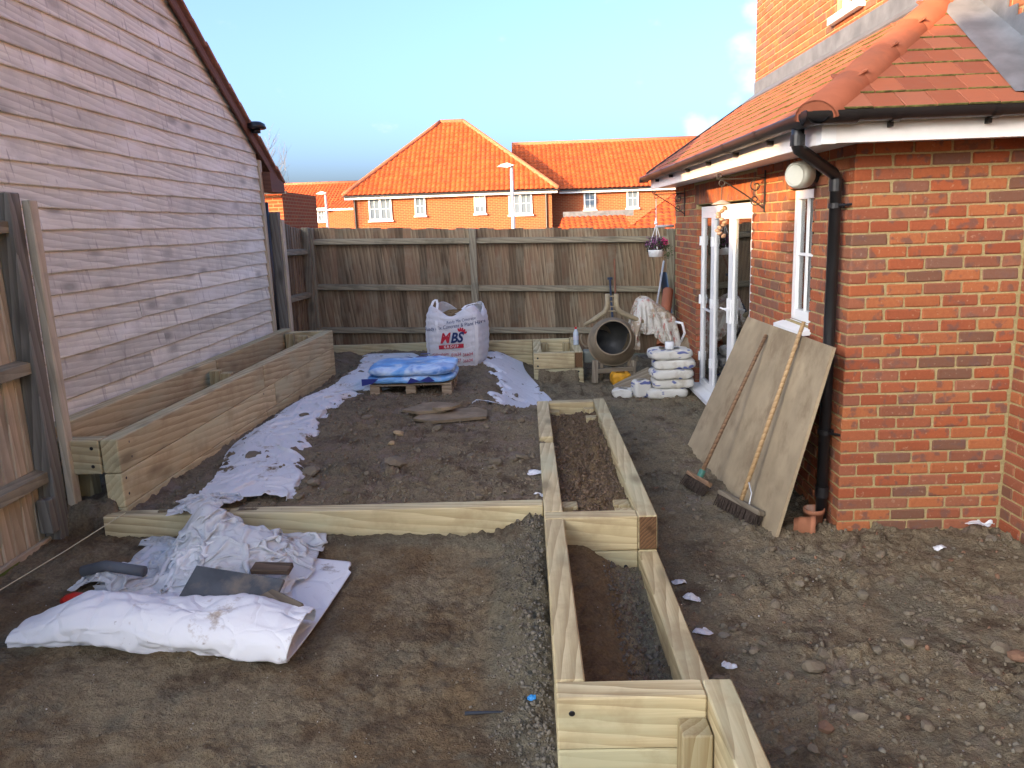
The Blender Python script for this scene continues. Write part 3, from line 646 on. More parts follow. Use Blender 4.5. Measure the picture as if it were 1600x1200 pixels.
# ================================================================== fences
def fence(name, p0, p1, zb, zt0, zt1, label, posts, rails, pw, mat, side, railmat, gravel=None, post_h=.04, group=None, matp=M_POST, ptop=(0, 0), thick=.016):
    """close-board fence from p0 to p1 in plan, bottom zb, top from zt0 to zt1; posts = list of distances; rails = heights above zb as (at p0, at p1)"""
    a, b = Vector((*p0, 0)), Vector((*p1, 0)); d = (b-a); L = d.length; d.normalize(); nrm = Vector((d.y, -d.x, 0))*side
    t = thing(name, (p0[0], p0[1], zb), label, 'fence', group); u = 0; i = 0
    while u < L-.02:
        ww = pw*rnd.uniform(.9, 1.12); uc = u+ww/2; zt = zt0+(zt1-zt0)*uc/L+rnd.uniform(-.012, .012); h = round(zt-zb, 2)
        M = basis(Vector((0, 0, 1)), d, Vector((0, 0, 1)).cross(d)) @ Euler((rnd.uniform(.06, .11), 0, rnd.uniform(-.006, .006))).to_matrix()
        plank(t, 'picket', a+d*uc+Vector((0, 0, zb+h/2))+nrm*(-.012+rnd.uniform(-.003, .003)), (h, round(ww+.012, 3), thick), mat, M, .003); u += ww; i += 1
    sp = sorted(posts)
    for (r0, r1) in rails:
        for q0, q1 in zip(sp, sp[1:]):
            f = lambda q: Vector((0, 0, zb+r0+(r1-r0)*q/L))
            A, B = a+d*(q0+.03)+f(q0)+nrm*.035, a+d*(q1-.03)+f(q1)+nrm*.035
            x = (B-A).normalized(); yy = Vector((0, 0, 1)).cross(x).normalized()
            mb = MB(); Lr = (B-A).length; hw = .036
            mb.prism([(-Lr/2, -hw, -.03), (-Lr/2, hw, -.045), (-Lr/2, hw, .045), (-Lr/2, -hw, .03)], (Lr, 0, 0))
            me = bpy.data.meshes.new('rail'); me.from_pydata([(p[0], p[1]*side*1., p[2]) for p in mb.v], [], mb.f); me.materials.append(railmat); me.update()
            place('rail', me, t, (A+B)/2, basis(x, yy, x.cross(yy)))
    for q in sp:
        zt = zt0+(zt1-zt0)*q/L+post_h; plank(t, 'post', a+d*q+nrm*.045+Vector((0, 0, (zb-.1+zt)/2)), (zt-zb+.1, .10, .10), matp, basis(Vector((0, 0, 1)), d, Vector((0, 0, 1)).cross(d)), .006)
    if gravel: plank(t, 'gravel_board', a+d*(L/2)+nrm*.02+Vector((0, 0, gravel[0])), (L-.06, .03, gravel[1]), M_FPALE if mat is M_FPALE else M_RAIL, basis(d, nrm, d.cross(nrm)), .004)
    return t
YFN = 11.25
fence('close_board_fence', (-3.12, YFN), (2.15, YFN), .12, 2.045, 1.865, 'dark weathered close-board fence across the garden end behind the bulk bag',
      [.10, 2.385, 5.15], [(1.73, 1.60), (1.10, .90), (.48, .31)], .108, M_FENCE, 1, M_RAIL, post_h=.0)
fence('close_board_fence', (-3.10, 9.62), (-3.10, 11.18), .2, 2.16, 2.03, 'short run of narrow fence boards joining the barn corner to the end fence',
      [.0, 1.5], [(1.55, 1.52), (.95, .92), (.28, .28)], .105, M_FENCE, 1, M_RAIL, post_h=.02)
gp = thing('gate_post', (-2.98, 9.52, .3), 'tall flat brown post board at the barn corner', 'post')
plank(gp, 'post', (-2.99, 9.52, 1.24), (2.0, .15, .11), M_POSTG, basis(Vector((0, 0, 1)), Vector((1, 0, 0)), Vector((0, 1, 0))))
plank(gp, 'cover_strip', (-2.90, 9.56, 1.2), (1.9, .03, .10), M_FPALE, basis(Vector((0, 0, 1)), Vector((1, 0, 0)), Vector((0, 1, 0))))
FX = -2.83
nf = fence('close_board_fence', (FX, 2.2), (FX, 4.36), .30, 2.20, 2.26, 'pale close-board fence with arris rails and a gravel board beside the rolled sheet',
      [.02, 2.10], [(1.72, 1.78), (.98, 1.01), (.36, .38)], .10, M_FPALE, 1, M_RAIL, gravel=(.20, .24), post_h=.0, matp=M_POSTG)
plank(nf, 'cover_strip', (FX+.11, 4.40, 1.22), (2.0, .05, .07), M_FPALE, basis(Vector((0, 0, 1)), Vector((1, 0, 0)), Vector((0, 1, 0))))
plank(nf, 'post_block', (FX+.055, 4.22, .46), (.20, .075, .07), M_POSTG, basis(Vector((0, 0, 1)), Vector((1, 0, 0)), Vector((0, 1, 0))))
build('moss_stain', MB().grid([[(FX+.0365, y, z) for z in (.09, .2, .30)] for y in np.linspace(2.6, 3.95, 12)]), m_plain('green_algae', (.13, .17, .04), .95, .1, var=.4, dscale=14), nf)

# ================================================================== timber beds
TZ, SH, SW = .42, .2, .105                             # top of the beds, sleeper height and width
def sleeper(par, p0, p1, ztop, mat=M_SLEEP, w=SW, h=SH, name='sleeper', ends=None):
    a, b = Vector((*p0, ztop-h/2)), Vector((*p1, ztop-h/2)); x = (b-a).normalized(); y = Vector((0, 0, 1)).cross(x)
    tw = rnd.uniform(-.006, .006)
    return plank(par, name, (a+b)/2+Vector((0, 0, rnd.uniform(-.002, .002))), ((b-a).length, w, h-.003), mat, basis(x, y, x.cross(y)) @ Euler((tw, 0, 0)).to_matrix(), .006)
def bolts(par, pts, nrm, r=.011):
    for p in pts:
        n = vec(nrm); M = Matrix.Translation(vec(p)) @ n.to_track_quat('Z', 'Y').to_matrix().to_4x4()
        build('bolt_hole', MB().lathe([(0, .0025), (r*.8, .0022), (r, .0005)], M, 12), M_BLACK, par)
def peg(par, x, y, zt, s=.095, h=.3): return plank(par, 'peg', (x, y, zt-h/2), (h, s, s), M_POSTIN, RZ, .005)
XL, XR = .06, .675
lp = thing('raised_bed', (XL, 4.1, 0), 'long timber bed filled with red-brown soil beside the leaning board', 'planter')
for k, zt in enumerate((TZ, TZ-SH)):
    sleeper(lp, (XL+SW/2, 4.18), (XL+SW/2, 5.6), zt); sleeper(lp, (XL+SW/2, 5.764), (XL+SW/2, 6.99), zt)
    sleeper(lp, (XR-SW/2, 4.075), (XR-SW/2, 6.47), zt); sleeper(lp, (XR-SW/2, 6.474), (XR-SW/2, 7.03), zt)
    sleeper(lp, (XL+SW+.002, 6.945), (XR-SW-.002, 6.945), zt)
    sleeper(lp, (XL, 4.12), (XR-SW-.002, 4.12), zt)
plank(lp, 'end_stain', (XR-SW/2, 4.0735, TZ-SH/2), (.004, SW-.012, SH-.014), M_SLEEPD, RY, .0015)
for x, y, zt in ((XL+SW+.05, 4.42, .37), (XR-SW-.05, 4.42, .375), (XL+SW+.05, 6.84, .36), (XR-SW-.05, 6.84, .375), (XR-SW-.05, 6.55, .37), (XR-SW-.06, 4.2, .405)): peg(lp, x, y, zt)
bolts(lp, [(XR-SW-.07, 4.066, .13), (XR-SW-.03, 4.066, .07)], (0, -1, 0))
np_ = thing('raised_bed', (XL, 2.45, 0), 'stepped timber bed with one low side, half dug out inside', 'planter')
sleeper(np_, (XL+SW/2, 2.515), (XL+SW/2, 4.062), TZ); sleeper(np_, (XL+SW/2, 2.515), (XL+SW/2, 4.062), TZ-SH)
sleeper(np_, (XR-SW/2, 2.515), (XR-SW/2, 4.07), TZ-SH)
sleeper(np_, (XL, 2.455), (XR-SW-.002, 2.455), TZ); sleeper(np_, (XL, 2.457), (XR-SW-.002, 2.457), TZ-SH)
sleeper(np_, (XR-SW/2, 1.4), (XR-SW/2, 2.505), TZ); sleeper(np_, (XR-SW/2, 1.4), (XR-SW/2, 2.50), TZ-SH)
peg(np_, XR-SW-.055, 2.345, .345, .10, .4)
bolts(np_, [(XL+.05, 2.401, TZ-.055)], (0, -1, 0))
cs = tag(sleeper(None, (-2.5, 4.335), (XL-.004, 4.335), TZ, h=.215), 'single long sleeper lying across the plot on bare soil', 'sleeper')
cs.name = 'sleeper'
lb = thing('raised_bed', (-2.45, 4.4, .45), 'tall empty timber bed running along the clad barn wall', 'planter')
BT = .85
a0, a1, a2 = Vector((-2.47, 4.40)), Vector((-2.415, 6.85)), Vector((-2.36, 9.2))
for k in range(3):
    o = (.0, .25, .0)[k]
    sleeper(lb, a0-Vector((0, 0)), a1+(a1-a0).normalized()*o, BT-.21*k, h=.21); sleeper(lb, a1+(a1-a0).normalized()*(o+.004), a2, BT-.21*k, h=.21)
sleeper(lb, (-2.98, 4.46), (-2.53, 4.45), BT, h=.21)
sleeper(lb, (-2.94, 4.60), (-2.89, 7.0), BT+.04, h=.21); sleeper(lb, (-2.89, 7.004), (-2.85, 9.2), BT+.04, h=.21)
sleeper(lb, (-2.94, 4.60), (-2.89, 7.0), BT-.17, h=.21); sleeper(lb, (-2.89, 7.004), (-2.85, 9.2), BT-.17, h=.21)
sleeper(lb, (-2.80, 9.15), (-2.41, 9.15), BT, h=.21)
for x, y, zt in ((-2.60, 6.62, .835), (-2.76, 6.78, .83), (-2.56, 8.85, .84), (-2.74, 8.95, .86)): peg(lb, x, y, zt, .09, .4)
peg(lb, -2.86, 4.47, .64, .10, .3); peg(lb, -2.74, 4.60, .63, .10, .3)
q = (-2.47+SW/2+.001)
bolts(lb, [(q, 4.53, .80), (q, 4.555, .805), (q, 4.54, .705), (q, 4.565, .71), (q, 4.445, .60), (q, 4.455, .50), (q, 4.60, .59), (q+.055, 7.0, .59), (q+.053, 6.80, .6)], (1, .02, 0), .009)
bolts(lb, [(-2.57, 4.392, .80), (-2.575, 4.392, .69)], (0, -1, 0), .011)
br = thing('sleeper_edging', (-2.7, 10.84, .2), 'low line of sleepers edging the soil along the end fence', 'edging')
for zt in (TZ, TZ-SH): sleeper(br, (-2.75, 10.88), (-1.15, 10.88), zt); sleeper(br, (-1.146, 10.88), (XL-.004, 10.88), zt)
sb = thing('raised_bed', (XL, 9.65, 0), 'small square timber bed with a water bottle on its edge', 'planter')
for k, zt in enumerate((TZ, TZ-SH)):
    sleeper(sb, (XL+SW/2, 9.75), (XL+SW/2, 10.93), zt); sleeper(sb, (XR-SW/2, 9.69 if k == 0 else 9.80), (XR-SW/2, 11.0), zt)
    sleeper(sb, (XL, 9.70), (XR-SW-.002 if k == 0 else XR, 9.70), zt); sleeper(sb, (XL+SW+.002, 10.88), (XR-SW-.002, 10.88), zt)
plank(sb, 'end_stain', (XR-SW/2, 9.688, TZ-SH/2), (.004, SW-.012, SH-.014), M_SLEEPD, RY, .0015)
for x, y in ((XL+SW+.05, 10.78), (XR-SW-.05, 10.78)): peg(sb, x, y, .38)
bolts(sb, [(XL+.05, 9.646, .36), (XL+.05, 9.646, .26), (XR-.06, 9.646, .18), (XR-.06, 9.646, .08), (XR-.15, 9.646, .13), (XR-.33, 9.646, .16)], (0, -1, 0), .012)

# ================================================================== houses beyond the fence
M_FBRICK = None
def m_farbrick():
    t = NT('far_brick', .9, .15); co = t.coord(); b = t.n('ShaderNodeTexBrick'); b.inputs['Scale'].default_value = 1
    b.inputs['Brick Width'].default_value = .225; b.inputs['Row Height'].default_value = .075; b.inputs['Mortar Size'].default_value = .010
    b.inputs['Color1'].default_value = (.38, .08, .028, 1); b.inputs['Color2'].default_value = (.30, .065, .028, 1); b.inputs['Mortar'].default_value = (.36, .20, .09, 1)
    b.offset = .5
    sp = t.n('ShaderNodeSeparateXYZ'); t.l(co, sp.inputs[0]); cb = t.n('ShaderNodeCombineXYZ')
    t.l(t.math('ADD', sp.outputs[0], sp.outputs[1]), cb.inputs[0]); t.l(sp.outputs[2], cb.inputs[1]); t.l(cb.outputs[0], b.inputs[0])
    n = t.noise(co, 3.5, 5); t.base(t.mix(t.ramp(n, [(.4, 0.), (.7, .35)]), b.outputs[0], (.24, .075, .04))); return t.m
M_FBRICK = m_farbrick()
M_PAN = m_plain('red_pantile', (.43, .085, .022), .85, .2, var=.25, dirt=(.30, .062, .022), dscale=2.5)
M_RIDGE = m_plain('ridge_tile', (.42, .14, .07), .85, .2, var=.15)
M_FGLASS = m_plain('far_window_glass', (.13, .17, .21), .2, .5)
M_BLIND = m_plain('window_blind', (.5, .48, .43), .9, .1, var=.1)
def pantiles(e0, e1, r0, r1, pitch=.22, gauge=.34, amp=.035):
    """roof face between an eave line and a ridge line, rolled and coursed like pantiles"""
    e0, e1, r0, r1 = map(lambda p: np.array(p, float), (e0, e1, r0, r1))
    ex = (e1-e0)/np.linalg.norm(e1-e0); W = np.linalg.norm(e1-e0); up = (r0+r1)/2-(e0+e1)/2; up = up-ex*np.dot(up, ex); SLP = np.linalg.norm(up); up /= SLP
    nr = np.cross(ex, up); nr = nr if nr[2] > 0 else -nr
    ra, rb = np.dot(r0-e0, ex), np.dot(r1-e0, ex); NV = max(2, int(SLP/gauge)); NU = int(W/pitch*6)
    us = np.linspace(0, W, NU); P = []
    for k in range(NV):
        for t_, lift in ((k/NV, .03), ((k+1)/NV-.0005, .0)):
            lo, hi = ra*t_, W+(rb-W)*t_; u = np.clip(us, lo, hi)
            P.append(e0+ex*u[:, None]+up*(SLP*t_)+nr*(amp*np.abs(np.sin(math.pi*us/pitch))[:, None]+lift))
    return MB().grid(np.array(P))
def far_window(h, x0, x1, z0, z1, y, cols=2, bars=True, blind=False):
    f = MB(); w = .07; f.box((x0, y-.02, z0), (x0+w, y+.05, z1)); f.box((x1-w, y-.02, z0), (x1, y+.05, z1)); f.box((x0+w, y-.018, z1-w), (x1-w, y+.05, z1)); f.box((x0+w, y-.018, z0), (x1-w, y+.05, z0+w))
    for c in range(1, cols): xm = x0+(x1-x0)*c/cols; f.box((xm-.05, y-.016, z0+w), (xm+.05, y+.05, z1-w))
    o = build('window', f, M_WHITE, h); sp = (x1-x0)/cols
    for c in range(cols): build('pane', MB().box((x0+sp*c+.04, y+.02, z0+.04), (x0+sp*(c+1)-.04, y+.03, z1-.04)), M_FGLASS, o)
    if bars:
        b = MB()
        for c in range(cols): xm = x0+sp*(c+.5); b.box((xm-.012, y+.008, z0+w), (xm+.012, y+.019, z1-w))
        b.box((x0+w, y+.006, (z0+z1)/2-.012), (x1-w, y+.0185, (z0+z1)/2+.012)); build('glazing_bar', b, M_WHITE, o)
    if blind: build('blind', MB().box((x0+w+.02, y+.012, z0+.3), (x1-w-.02, y+.0195, z1-w)), M_BLIND, o)
    build('sill', MB().box((x0-.05, y-.09, z0-.07), (x1+.05, y+.02, z0-.001)), M_WHITE, o)
def px_at(px, py, y): return onY(px, py, y)
D = 36.0
def zat(px, py, y=D): return float(onY(px, py, y)[2])
def xat(px, py, y=D): return float(onY(px, py, y)[0])
fh = thing('detached_house', (xat(700, 300), D+4, -1.3), 'red brick house with hipped pantile roof and four white windows over the fence', 'house')
xl, xr, ze = xat(548, 305), xat(862, 296), zat(700, 301)
build('wall', MB().box((xl, D+.3, -1.4), (xr, D+9, ze+.05)), M_FBRICK, fh)
rl, rr_ = onY(688, 192, D+4.6), onY(724, 190, D+4.6); rz = float((rl[2]+rr_[2])/2); el, er = xl-.35, xr+.3
rf = build('roof', pantiles((el, D-.05, ze), (er, D-.05, ze), (rl[0], D+4.6, rz), (rr_[0], D+4.6, rz)), M_PAN, fh)
build('roof_slope', pantiles((er, D-.05, ze), (er, D+9.3, ze), (rr_[0], D+4.6, rz), (rr_[0], D+4.65, rz)), M_PAN, rf)
build('roof_slope', pantiles((el, D+9.3, ze), (el, D-.05, ze), (rl[0], D+4.65, rz), (rl[0], D+4.6, rz)), M_PAN, rf)
build('roof_slope', pantiles((er, D+9.3, ze), (el, D+9.3, ze), (rr_[0], D+4.65, rz), (rl[0], D+4.65, rz)), M_PAN, rf)
for A, B in (((el, D-.05, ze), (rl[0], D+4.6, rz)), ((er, D-.05, ze), (rr_[0], D+4.6, rz)), ((rl[0], D+4.6, rz), (rr_[0], D+4.6, rz))):
    A, B = vec(A), vec(B); build('ridge', MB().tube([A+(B-A)*t+Vector((0, 0, .03)) for t in np.linspace(0, 1, 12)], .11, 8), M_RIDGE, rf, smooth=True)
build('fascia', MB().box((el+.05, D, ze-.17), (er-.05, D+.03, ze-.0)), M_FASCIA, fh)
build('gutter', MB().box((el, D-.1, ze-.06), (er, D-.001, ze+.0)), M_BLACK, fh)
build('downpipe', MB().tube([(xl+.1, D+.24, ze-.2), (xl+.1, D+.24, -1.3)], .04, 8), M_BLACK, fh); build('downpipe', MB().tube([(xr-.25, D+.24, ze-.2), (xr-.25, D+.24, -1.3)], .04, 8), M_BLACK, fh)
yw = D+.25
for (a, b, t0, b0, cols, bl) in ((575, 611, 309, 345, 2, 0), (647, 664, 307, 337, 1, 0), (740, 758, 303, 334, 1, 1), (794, 831, 301, 336, 2, 0)):
    far_window(fh, xat(a, t0, yw), xat(b, t0, yw), zat(a, b0, yw), zat(a, t0, yw), yw, cols, True, bl)
# wing
D2 = D+1.6
wg = thing('terrace_wing', (xat(950, 300, D2), D2+4, -1.3), 'long brick wing with a straight pantile ridge and two narrow windows', 'house')
x0, x1, zw = xat(800, 298, D2), xat(1180, 288, D2), zat(950, 294, D2)
build('wall', MB().box((xr+.02, D2+.3, -1.4), (x1, D2+8, zw+.05)), M_FBRICK, wg)
rzw = float(onY(940, 222, D2+4.3)[2])
wr = build('roof', pantiles((x0, D2-.05, zw), (x1+.3, D2-.05, zw), (x0, D2+4.3, rzw), (x1+.3, D2+4.3, rzw)), M_PAN, wg)
build('roof_slope', pantiles((x1+.3, D2+8.6, zw), (x0, D2+8.6, zw), (x1+.3, D2+4.3, rzw), (x0, D2+4.3, rzw)), M_PAN, wr)
build('ridge', MB().tube([(x0, D2+4.3, rzw+.03), (x1+.3, D2+4.3, rzw+.03)], .11, 8), M_RIDGE, wr, smooth=True)
build('fascia', MB().box((xr+.4, D2, zw-.17), (x1+.3, D2+.03, zw)), M_FASCIA, wg); build('gutter', MB().box((xr+.4, D2-.1, zw-.06), (x1+.3, D2-.001, zw)), M_BLACK, wg)
yw = D2+.25
for (a, b, t0, b0) in ((912, 931, 297, 328), (979, 998, 294, 325)): far_window(wg, xat(a, t0, yw), xat(b, t0, yw), zat(a, b0, yw), zat(a, t0, yw), yw, 1, True, 0)
D3 = 30.0                                             # low roofs in front of the wing
lg = thing('lean_to_roof', (xat(920, 350, D3), D3, -1.3), 'low tiled lean-to roof with lead flashing under the wing windows', 'roof')
zz0, zz1 = zat(930, 357, D3)-.5, zat(930, 338, D3+3)
build('tiles', pantiles((xat(860, 350, D3), D3, zz0), (xat(1000, 350, D3), D3, zz0), (xat(880, 340, D3+3), D3+3, zz1), (xat(975, 340, D3+3), D3+3, zz1)), M_PAN, lg)
build('wall', MB().box((xat(862, 350, D3), D3+.1, -1.4), (xat(998, 350, D3), D3+3.5, zz0-.05)), M_FBRICK, lg)
build('flashing', MB().box((xat(880, 340, D3+3), D3+3.0, zz1-.02), (xat(990, 340, D3+3), D3+3.1, zz1+.22)), M_LEAD, lg)
gh = thing('garage', (xat(1040, 350, 25), 25, -1.3), 'small garage with steep sunlit pantile gable beside the patio wall', 'garage')
g0, g1 = onY(975, 362, 24), onY(1058, 312, 27)
build('roof', pantiles((g0[0]-.3, 24, g0[2]-.25), (g0[0]+4.2, 23.4, g0[2]-.25), (g1[0], 27.5, g1[2]+.2), (g1[0]+3.6, 27.5, g1[2]+.2)), M_PAN, gh)
build('wall', MB().box((g0[0]+.1, 24.4, -1.4), (g0[0]+4, 30, g0[2]-.3)), M_FBRICK, gh)
D4 = 50.0
hh = thing('terraced_house', (xat(490, 320, D4), D4+3, -1.3), 'distant brick house with long pantile roof and one paired window', 'house')
hx0, hx1, hze, hzr = xat(425, 325, D4), xat(575, 325, D4), zat(490, 325, D4), float(onY(490, 288, D4+4)[2])
build('wall', MB().box((hx0, D4+.3, -2.4), (hx1, D4+8, hze)), M_FBRICK, hh)
hr = build('roof', pantiles((hx0-2, D4-.05, hze), (hx1, D4-.05, hze), (hx0-2, D4+4, hzr), (hx1, D4+4, hzr)), M_PAN, hh)
build('roof_slope', pantiles((hx1, D4+8.2, hze), (hx0-2, D4+8.2, hze), (hx1, D4+4, hzr), (hx0-2, D4+4, hzr)), M_PAN, hr)
build('ridge', MB().tube([(hx0-2, D4+4, hzr+.03), (hx1, D4+4, hzr+.03)], .12, 8), M_RIDGE, hr, smooth=True)
build('fascia', MB().box((hx0-.3, D4, hze-.2), (hx1, D4+.03, hze)), M_FASCIA, hh)
far_window(hh, xat(485, 327, D4+.25), xat(507, 327, D4+.25), zat(485, 347, D4+.25), zat(485, 327, D4+.25), D4+.25, 2)
build('porch', pantiles((xat(507, 325, D4-3), D4-3, zat(530, 327, D4-3)), (xat(556, 325, D4-3), D4-3, zat(530, 327, D4-3)), (xat(530, 310, D4), D4, zat(530, 312, D4)), (xat(556, 310, D4), D4, zat(530, 312, D4))), M_PAN, hr)
build('porch_wall', MB().box((xat(522, 340, D4-2.7), D4-2.7, -2.4), (xat(560, 340, D4-2.7), D4+.2, zat(530, 329, D4-2.7))), M_FBRICK, hh)
sh = thing('shed', (-6.3, 17, -1), 'shaded brick outbuilding with dark gutter between the barn corner and the far house', 'outbuilding')
s0, s1 = onY(425, 300, 17), onY(448, 292, 17)
build('wall', MB().box((s0[0]-3, 17.2, -1.4), (float(onY(441, 310, 17.2)[0]), 20, float(onY(440, 299, 17.2)[2]))), M_FBRICK, sh)
build('roof', pantiles((s0[0]-3, 17, float(onY(440, 300, 17)[2])), (s1[0], 17, float(onY(440, 300, 17)[2])), (s0[0]-3, 18.6, float(onY(425, 280, 18.6)[2])), (float(onY(426, 283, 18.6)[0]), 18.6, float(onY(425, 280, 18.6)[2]))), M_PAN, sh)
build('gutter', MB().box((s0[0]-3, 16.92, float(onY(440, 303, 17)[2])), (s1[0], 16.99, float(onY(440, 299, 17)[2]))), M_BLACK, sh)
M_GALV = m_plain('galvanised', (.45, .46, .46), .45, .5, var=.1, metal=.3)
def lamp(px, top, y, arm, label, s=1.0):
    c = onY(px, top, y); t = thing('street_lamp', (c[0], y, -1.3), label, 'street lamp')
    build('column', MB().tube([(c[0], y, -1.3), (c[0], y, .6), (c[0], y, c[2])], [.085*s, .065*s, .045*s], 10), M_GALV, t, smooth=True)
    build('lantern', MB().prism([(c[0]+.08*s, y-.1, c[2]+.01), (c[0]-.1*s, y-.1, c[2]+.08*s), (c[0]-arm, y-.1, c[2]+.05*s), (c[0]-arm-.12*s, y-.1, c[2]-.02*s), (c[0]-.1*s, y-.1, c[2]-.05*s)], (0, .2, 0)), M_GALV, t)
lamp(799, 259, 22, .27, 'slim grey street lamp standing in front of the hipped house'); lamp(508, 302, 40, .3, 'distant street lamp beside the paired window house', 1.2)

# bare tree behind the barn
def bare_tree(base, h, label):
    t = thing('bare_tree', base, label, 'tree'); r = random.Random(4); tr = MB(); cr = MB()
    def grow(mb, p, d, L, rad, lev):
        pts = [p]; q = p
        for i in range(4):
            d = (d+Vector((r.uniform(-.16, .16), r.uniform(-.16, .16), r.uniform(-.02, .14)))).normalized(); q = q+d*L/4; pts.append(q)
        mb.tube(pts, [rad*(1-.16*i) for i in range(5)], 5 if lev < 2 else 3, False)
        if lev < 4:
            for k in range(6 if lev == 0 else 5):
                i = r.choice((1, 2, 3, 4)); a = r.uniform(0, 6.28); dd = (d+Vector((math.cos(a), math.sin(a), .25))*r.uniform(.5, .95)).normalized(); grow(cr if lev >= 0 else mb, pts[i], dd, L*r.uniform(.48, .68), rad*.45, lev+1)
    grow(tr, vec(base), Vector((0, 0, 1)), h*.5, h*.014, 0); m = m_plain('bark', (.20, .16, .12), .9, .1, var=.2)
    build('trunk', tr, m, t); build('crown', cr, m, t)
c = onY(420, 300, 34); bare_tree((c[0], 34, -1.3), float(onY(418, 190, 34)[2])+1.3, 'leafless pale-twigged tree rising behind the barn roof')
# two unseen houses added out of the frame, roofs shaped to keep the garden shaded
def add_shade_house(lo, hi, zeave, zridge, along, label):
    t = thing('unseen_shade_house', (lo[0], lo[1], 0), label, 'house'); x0, y0 = lo; x1, y1 = hi
    build('wall', MB().box((x0, y0, -.4), (x1, y1, zeave)), M_FBRICK, t)
    if along == 'x': ym = (y0+y1)/2; rfm = MB().prism([(x0-.2, y0-.3, zeave), (x0-.2, y1+.3, zeave), (x0-.2, ym, zridge)], (x1-x0+.4, 0, 0))
    else: xm = (x0+x1)/2; rfm = MB().prism([(x0-.3, y0-.2, zeave), (x1+.3, y0-.2, zeave), (xm, y0-.2, zridge)], (0, y1-y0+.4, 0))
    build('roof', rfm, M_PAN, t)
add_shade_house((-15, -16), (-6.5, -8.5), 4.4, 7.3, 'y', 'added unseen house block shading the garden beyond the pale fence')
add_shade_house((-23, -16), (-15.4, -8.2), 5.4, 8.1, 'y', 'second added unseen house block casting shade beyond the barn')

# ================================================================== sheets: a small cloth solver
def floor_z(x, y): return heights(x, y, False)
def pbd(P, dx, dy, floor, steps=90, it=6, grav=.0022, bend=.25, pin=None, damp=.93, fric=.5, thick=.006):
    """settle a grid of points P (a,b,3) whose rest spacings are dx (along axis 1) and dy (along axis 0) on floor(x, y)"""
    P = P.copy(); V = np.zeros_like(P)
    def con(A, B, L, k, mn=False):
        d = B-A; n = np.linalg.norm(d, axis=-1, keepdims=True)+1e-9; c = (n-L)/n*k*.5
        if mn: c = np.minimum(c, 0)
        d *= c; A += d; B -= d
    for s in range(steps):
        V *= damp; V[..., 2] -= grav; Q = P.copy(); P += V
        for _ in range(it):
            for o in (0, 1):
                con(P[:, o:-1:2], P[:, o+1::2], dx, 1.) if P[:, o:-1:2].shape == P[:, o+1::2].shape else con(P[:, o:-1:2][:, :P[:, o+1::2].shape[1]], P[:, o+1::2], dx, 1.)
                con(P[o:-1:2][:P[o+1::2].shape[0]], P[o+1::2], dy, 1.)
            L = math.hypot(dx, dy); con(P[:-1, :-1], P[1:, 1:], L, .2); con(P[1:, :-1], P[:-1, 1:], L, .2)
            con(P[:, :-2], P[:, 2:], 1.75*dx, bend, True); con(P[:-2], P[2:], 1.75*dy, bend, True)
            if pin is not None: P[pin[0]] = pin[1]
        f = floor(P[..., 0], P[..., 1])+thick; hit = P[..., 2] < f; P[..., 2] = np.where(hit, f, P[..., 2])
        P[..., :2] = np.where(hit[..., None], Q[..., :2]+(P[..., :2]-Q[..., :2])*(1-fric), P[..., :2])
        V = P-Q; V = np.clip(V, -.03, .03)
    return P
def sheet_obj(name, P, mat, par=None, thick=.003, sub=1):
    me_b = MB().grid(P); o = build(name, me_b, mat, par, smooth=True, at=None if par else tuple(P.reshape(-1, 3).mean(0)))
    s = o.modifiers.new('smooth', 'SUBSURF'); s.levels = s.render_levels = sub
    k = o.modifiers.new('thick', 'SOLIDIFY'); k.thickness = thick; k.offset = 1
    return o
def m_sheet(name, base, mud, amt, scale=3.0, trans=.25, rough=.6, th=.02, red=None):
    t = NT(name, rough, .3); co = t.coord(); n = t.noise(co, scale, 8, .68); n2 = t.noise(co, scale*7, 5, .7)
    s = t.math('ADD', n, t.math('MULTIPLY', t.math('SUBTRACT', n2, .5), .35))
    col = t.mix(t.ramp(s, [(amt, 0.), (amt+.10, .9)]), base, mud)
    col = t.mix(t.ramp(t.noise(co, scale*14, 3), [(.70, 0.), (.76, .7)]), col, tuple(x*.6 for x in mud))
    if red is not None: col = t.mix(t.ramp(t.noise(t.coord(scale=(9, 9, 3)), 2.2, 5, .7), [(.57, 0.), (.60, .75)]), col, red)
    dv = t.n('ShaderNodeVectorMath', operation='ADD'); dn = t.n('ShaderNodeTexNoise'); dn.inputs['Scale'].default_value = scale*1.2; t.l(co, dn.inputs['Vector'])
    ds = t.n('ShaderNodeVectorMath', operation='SCALE'); ds.inputs['Scale'].default_value = .22; t.l(dn.outputs[1], ds.inputs[0]); t.l(co, dv.inputs[0]); t.l(ds.outputs[0], dv.inputs[1])
    cz = t.ramp(t.voro(dv.outputs[0], scale*1.7, 'DISTANCE_TO_EDGE'), [(0, 0.), (.10, .8), (.3, 1.)])          # pressed-in creases
    t.base(col); t.bump(t.math('ADD', t.math('MULTIPLY', n2, .3), cz), .55, .010)
    if trans:
        tr = t.n('ShaderNodeBsdfTranslucent'); t.l(col, tr.inputs[0]); mx = t.n('ShaderNodeMixShader'); mx.inputs[0].default_value = trans
        t.l(t.b.outputs[0], mx.inputs[1]); t.l(tr.outputs[0], mx.inputs[2]); t.l(mx.outputs[0], t.t.nodes['Material Output'].inputs[0])
    return t.m
M_SHEET = m_sheet('white_fleece', (.82, .82, .84), (.25, .17, .115), .60)
M_SHEETM = m_sheet('muddy_fleece', (.82, .82, .82), (.36, .28, .20), .57, 4.5)
M_FABRIC = m_sheet('clean_fleece', (.84, .84, .84), (.40, .33, .26), .64, 3.0)
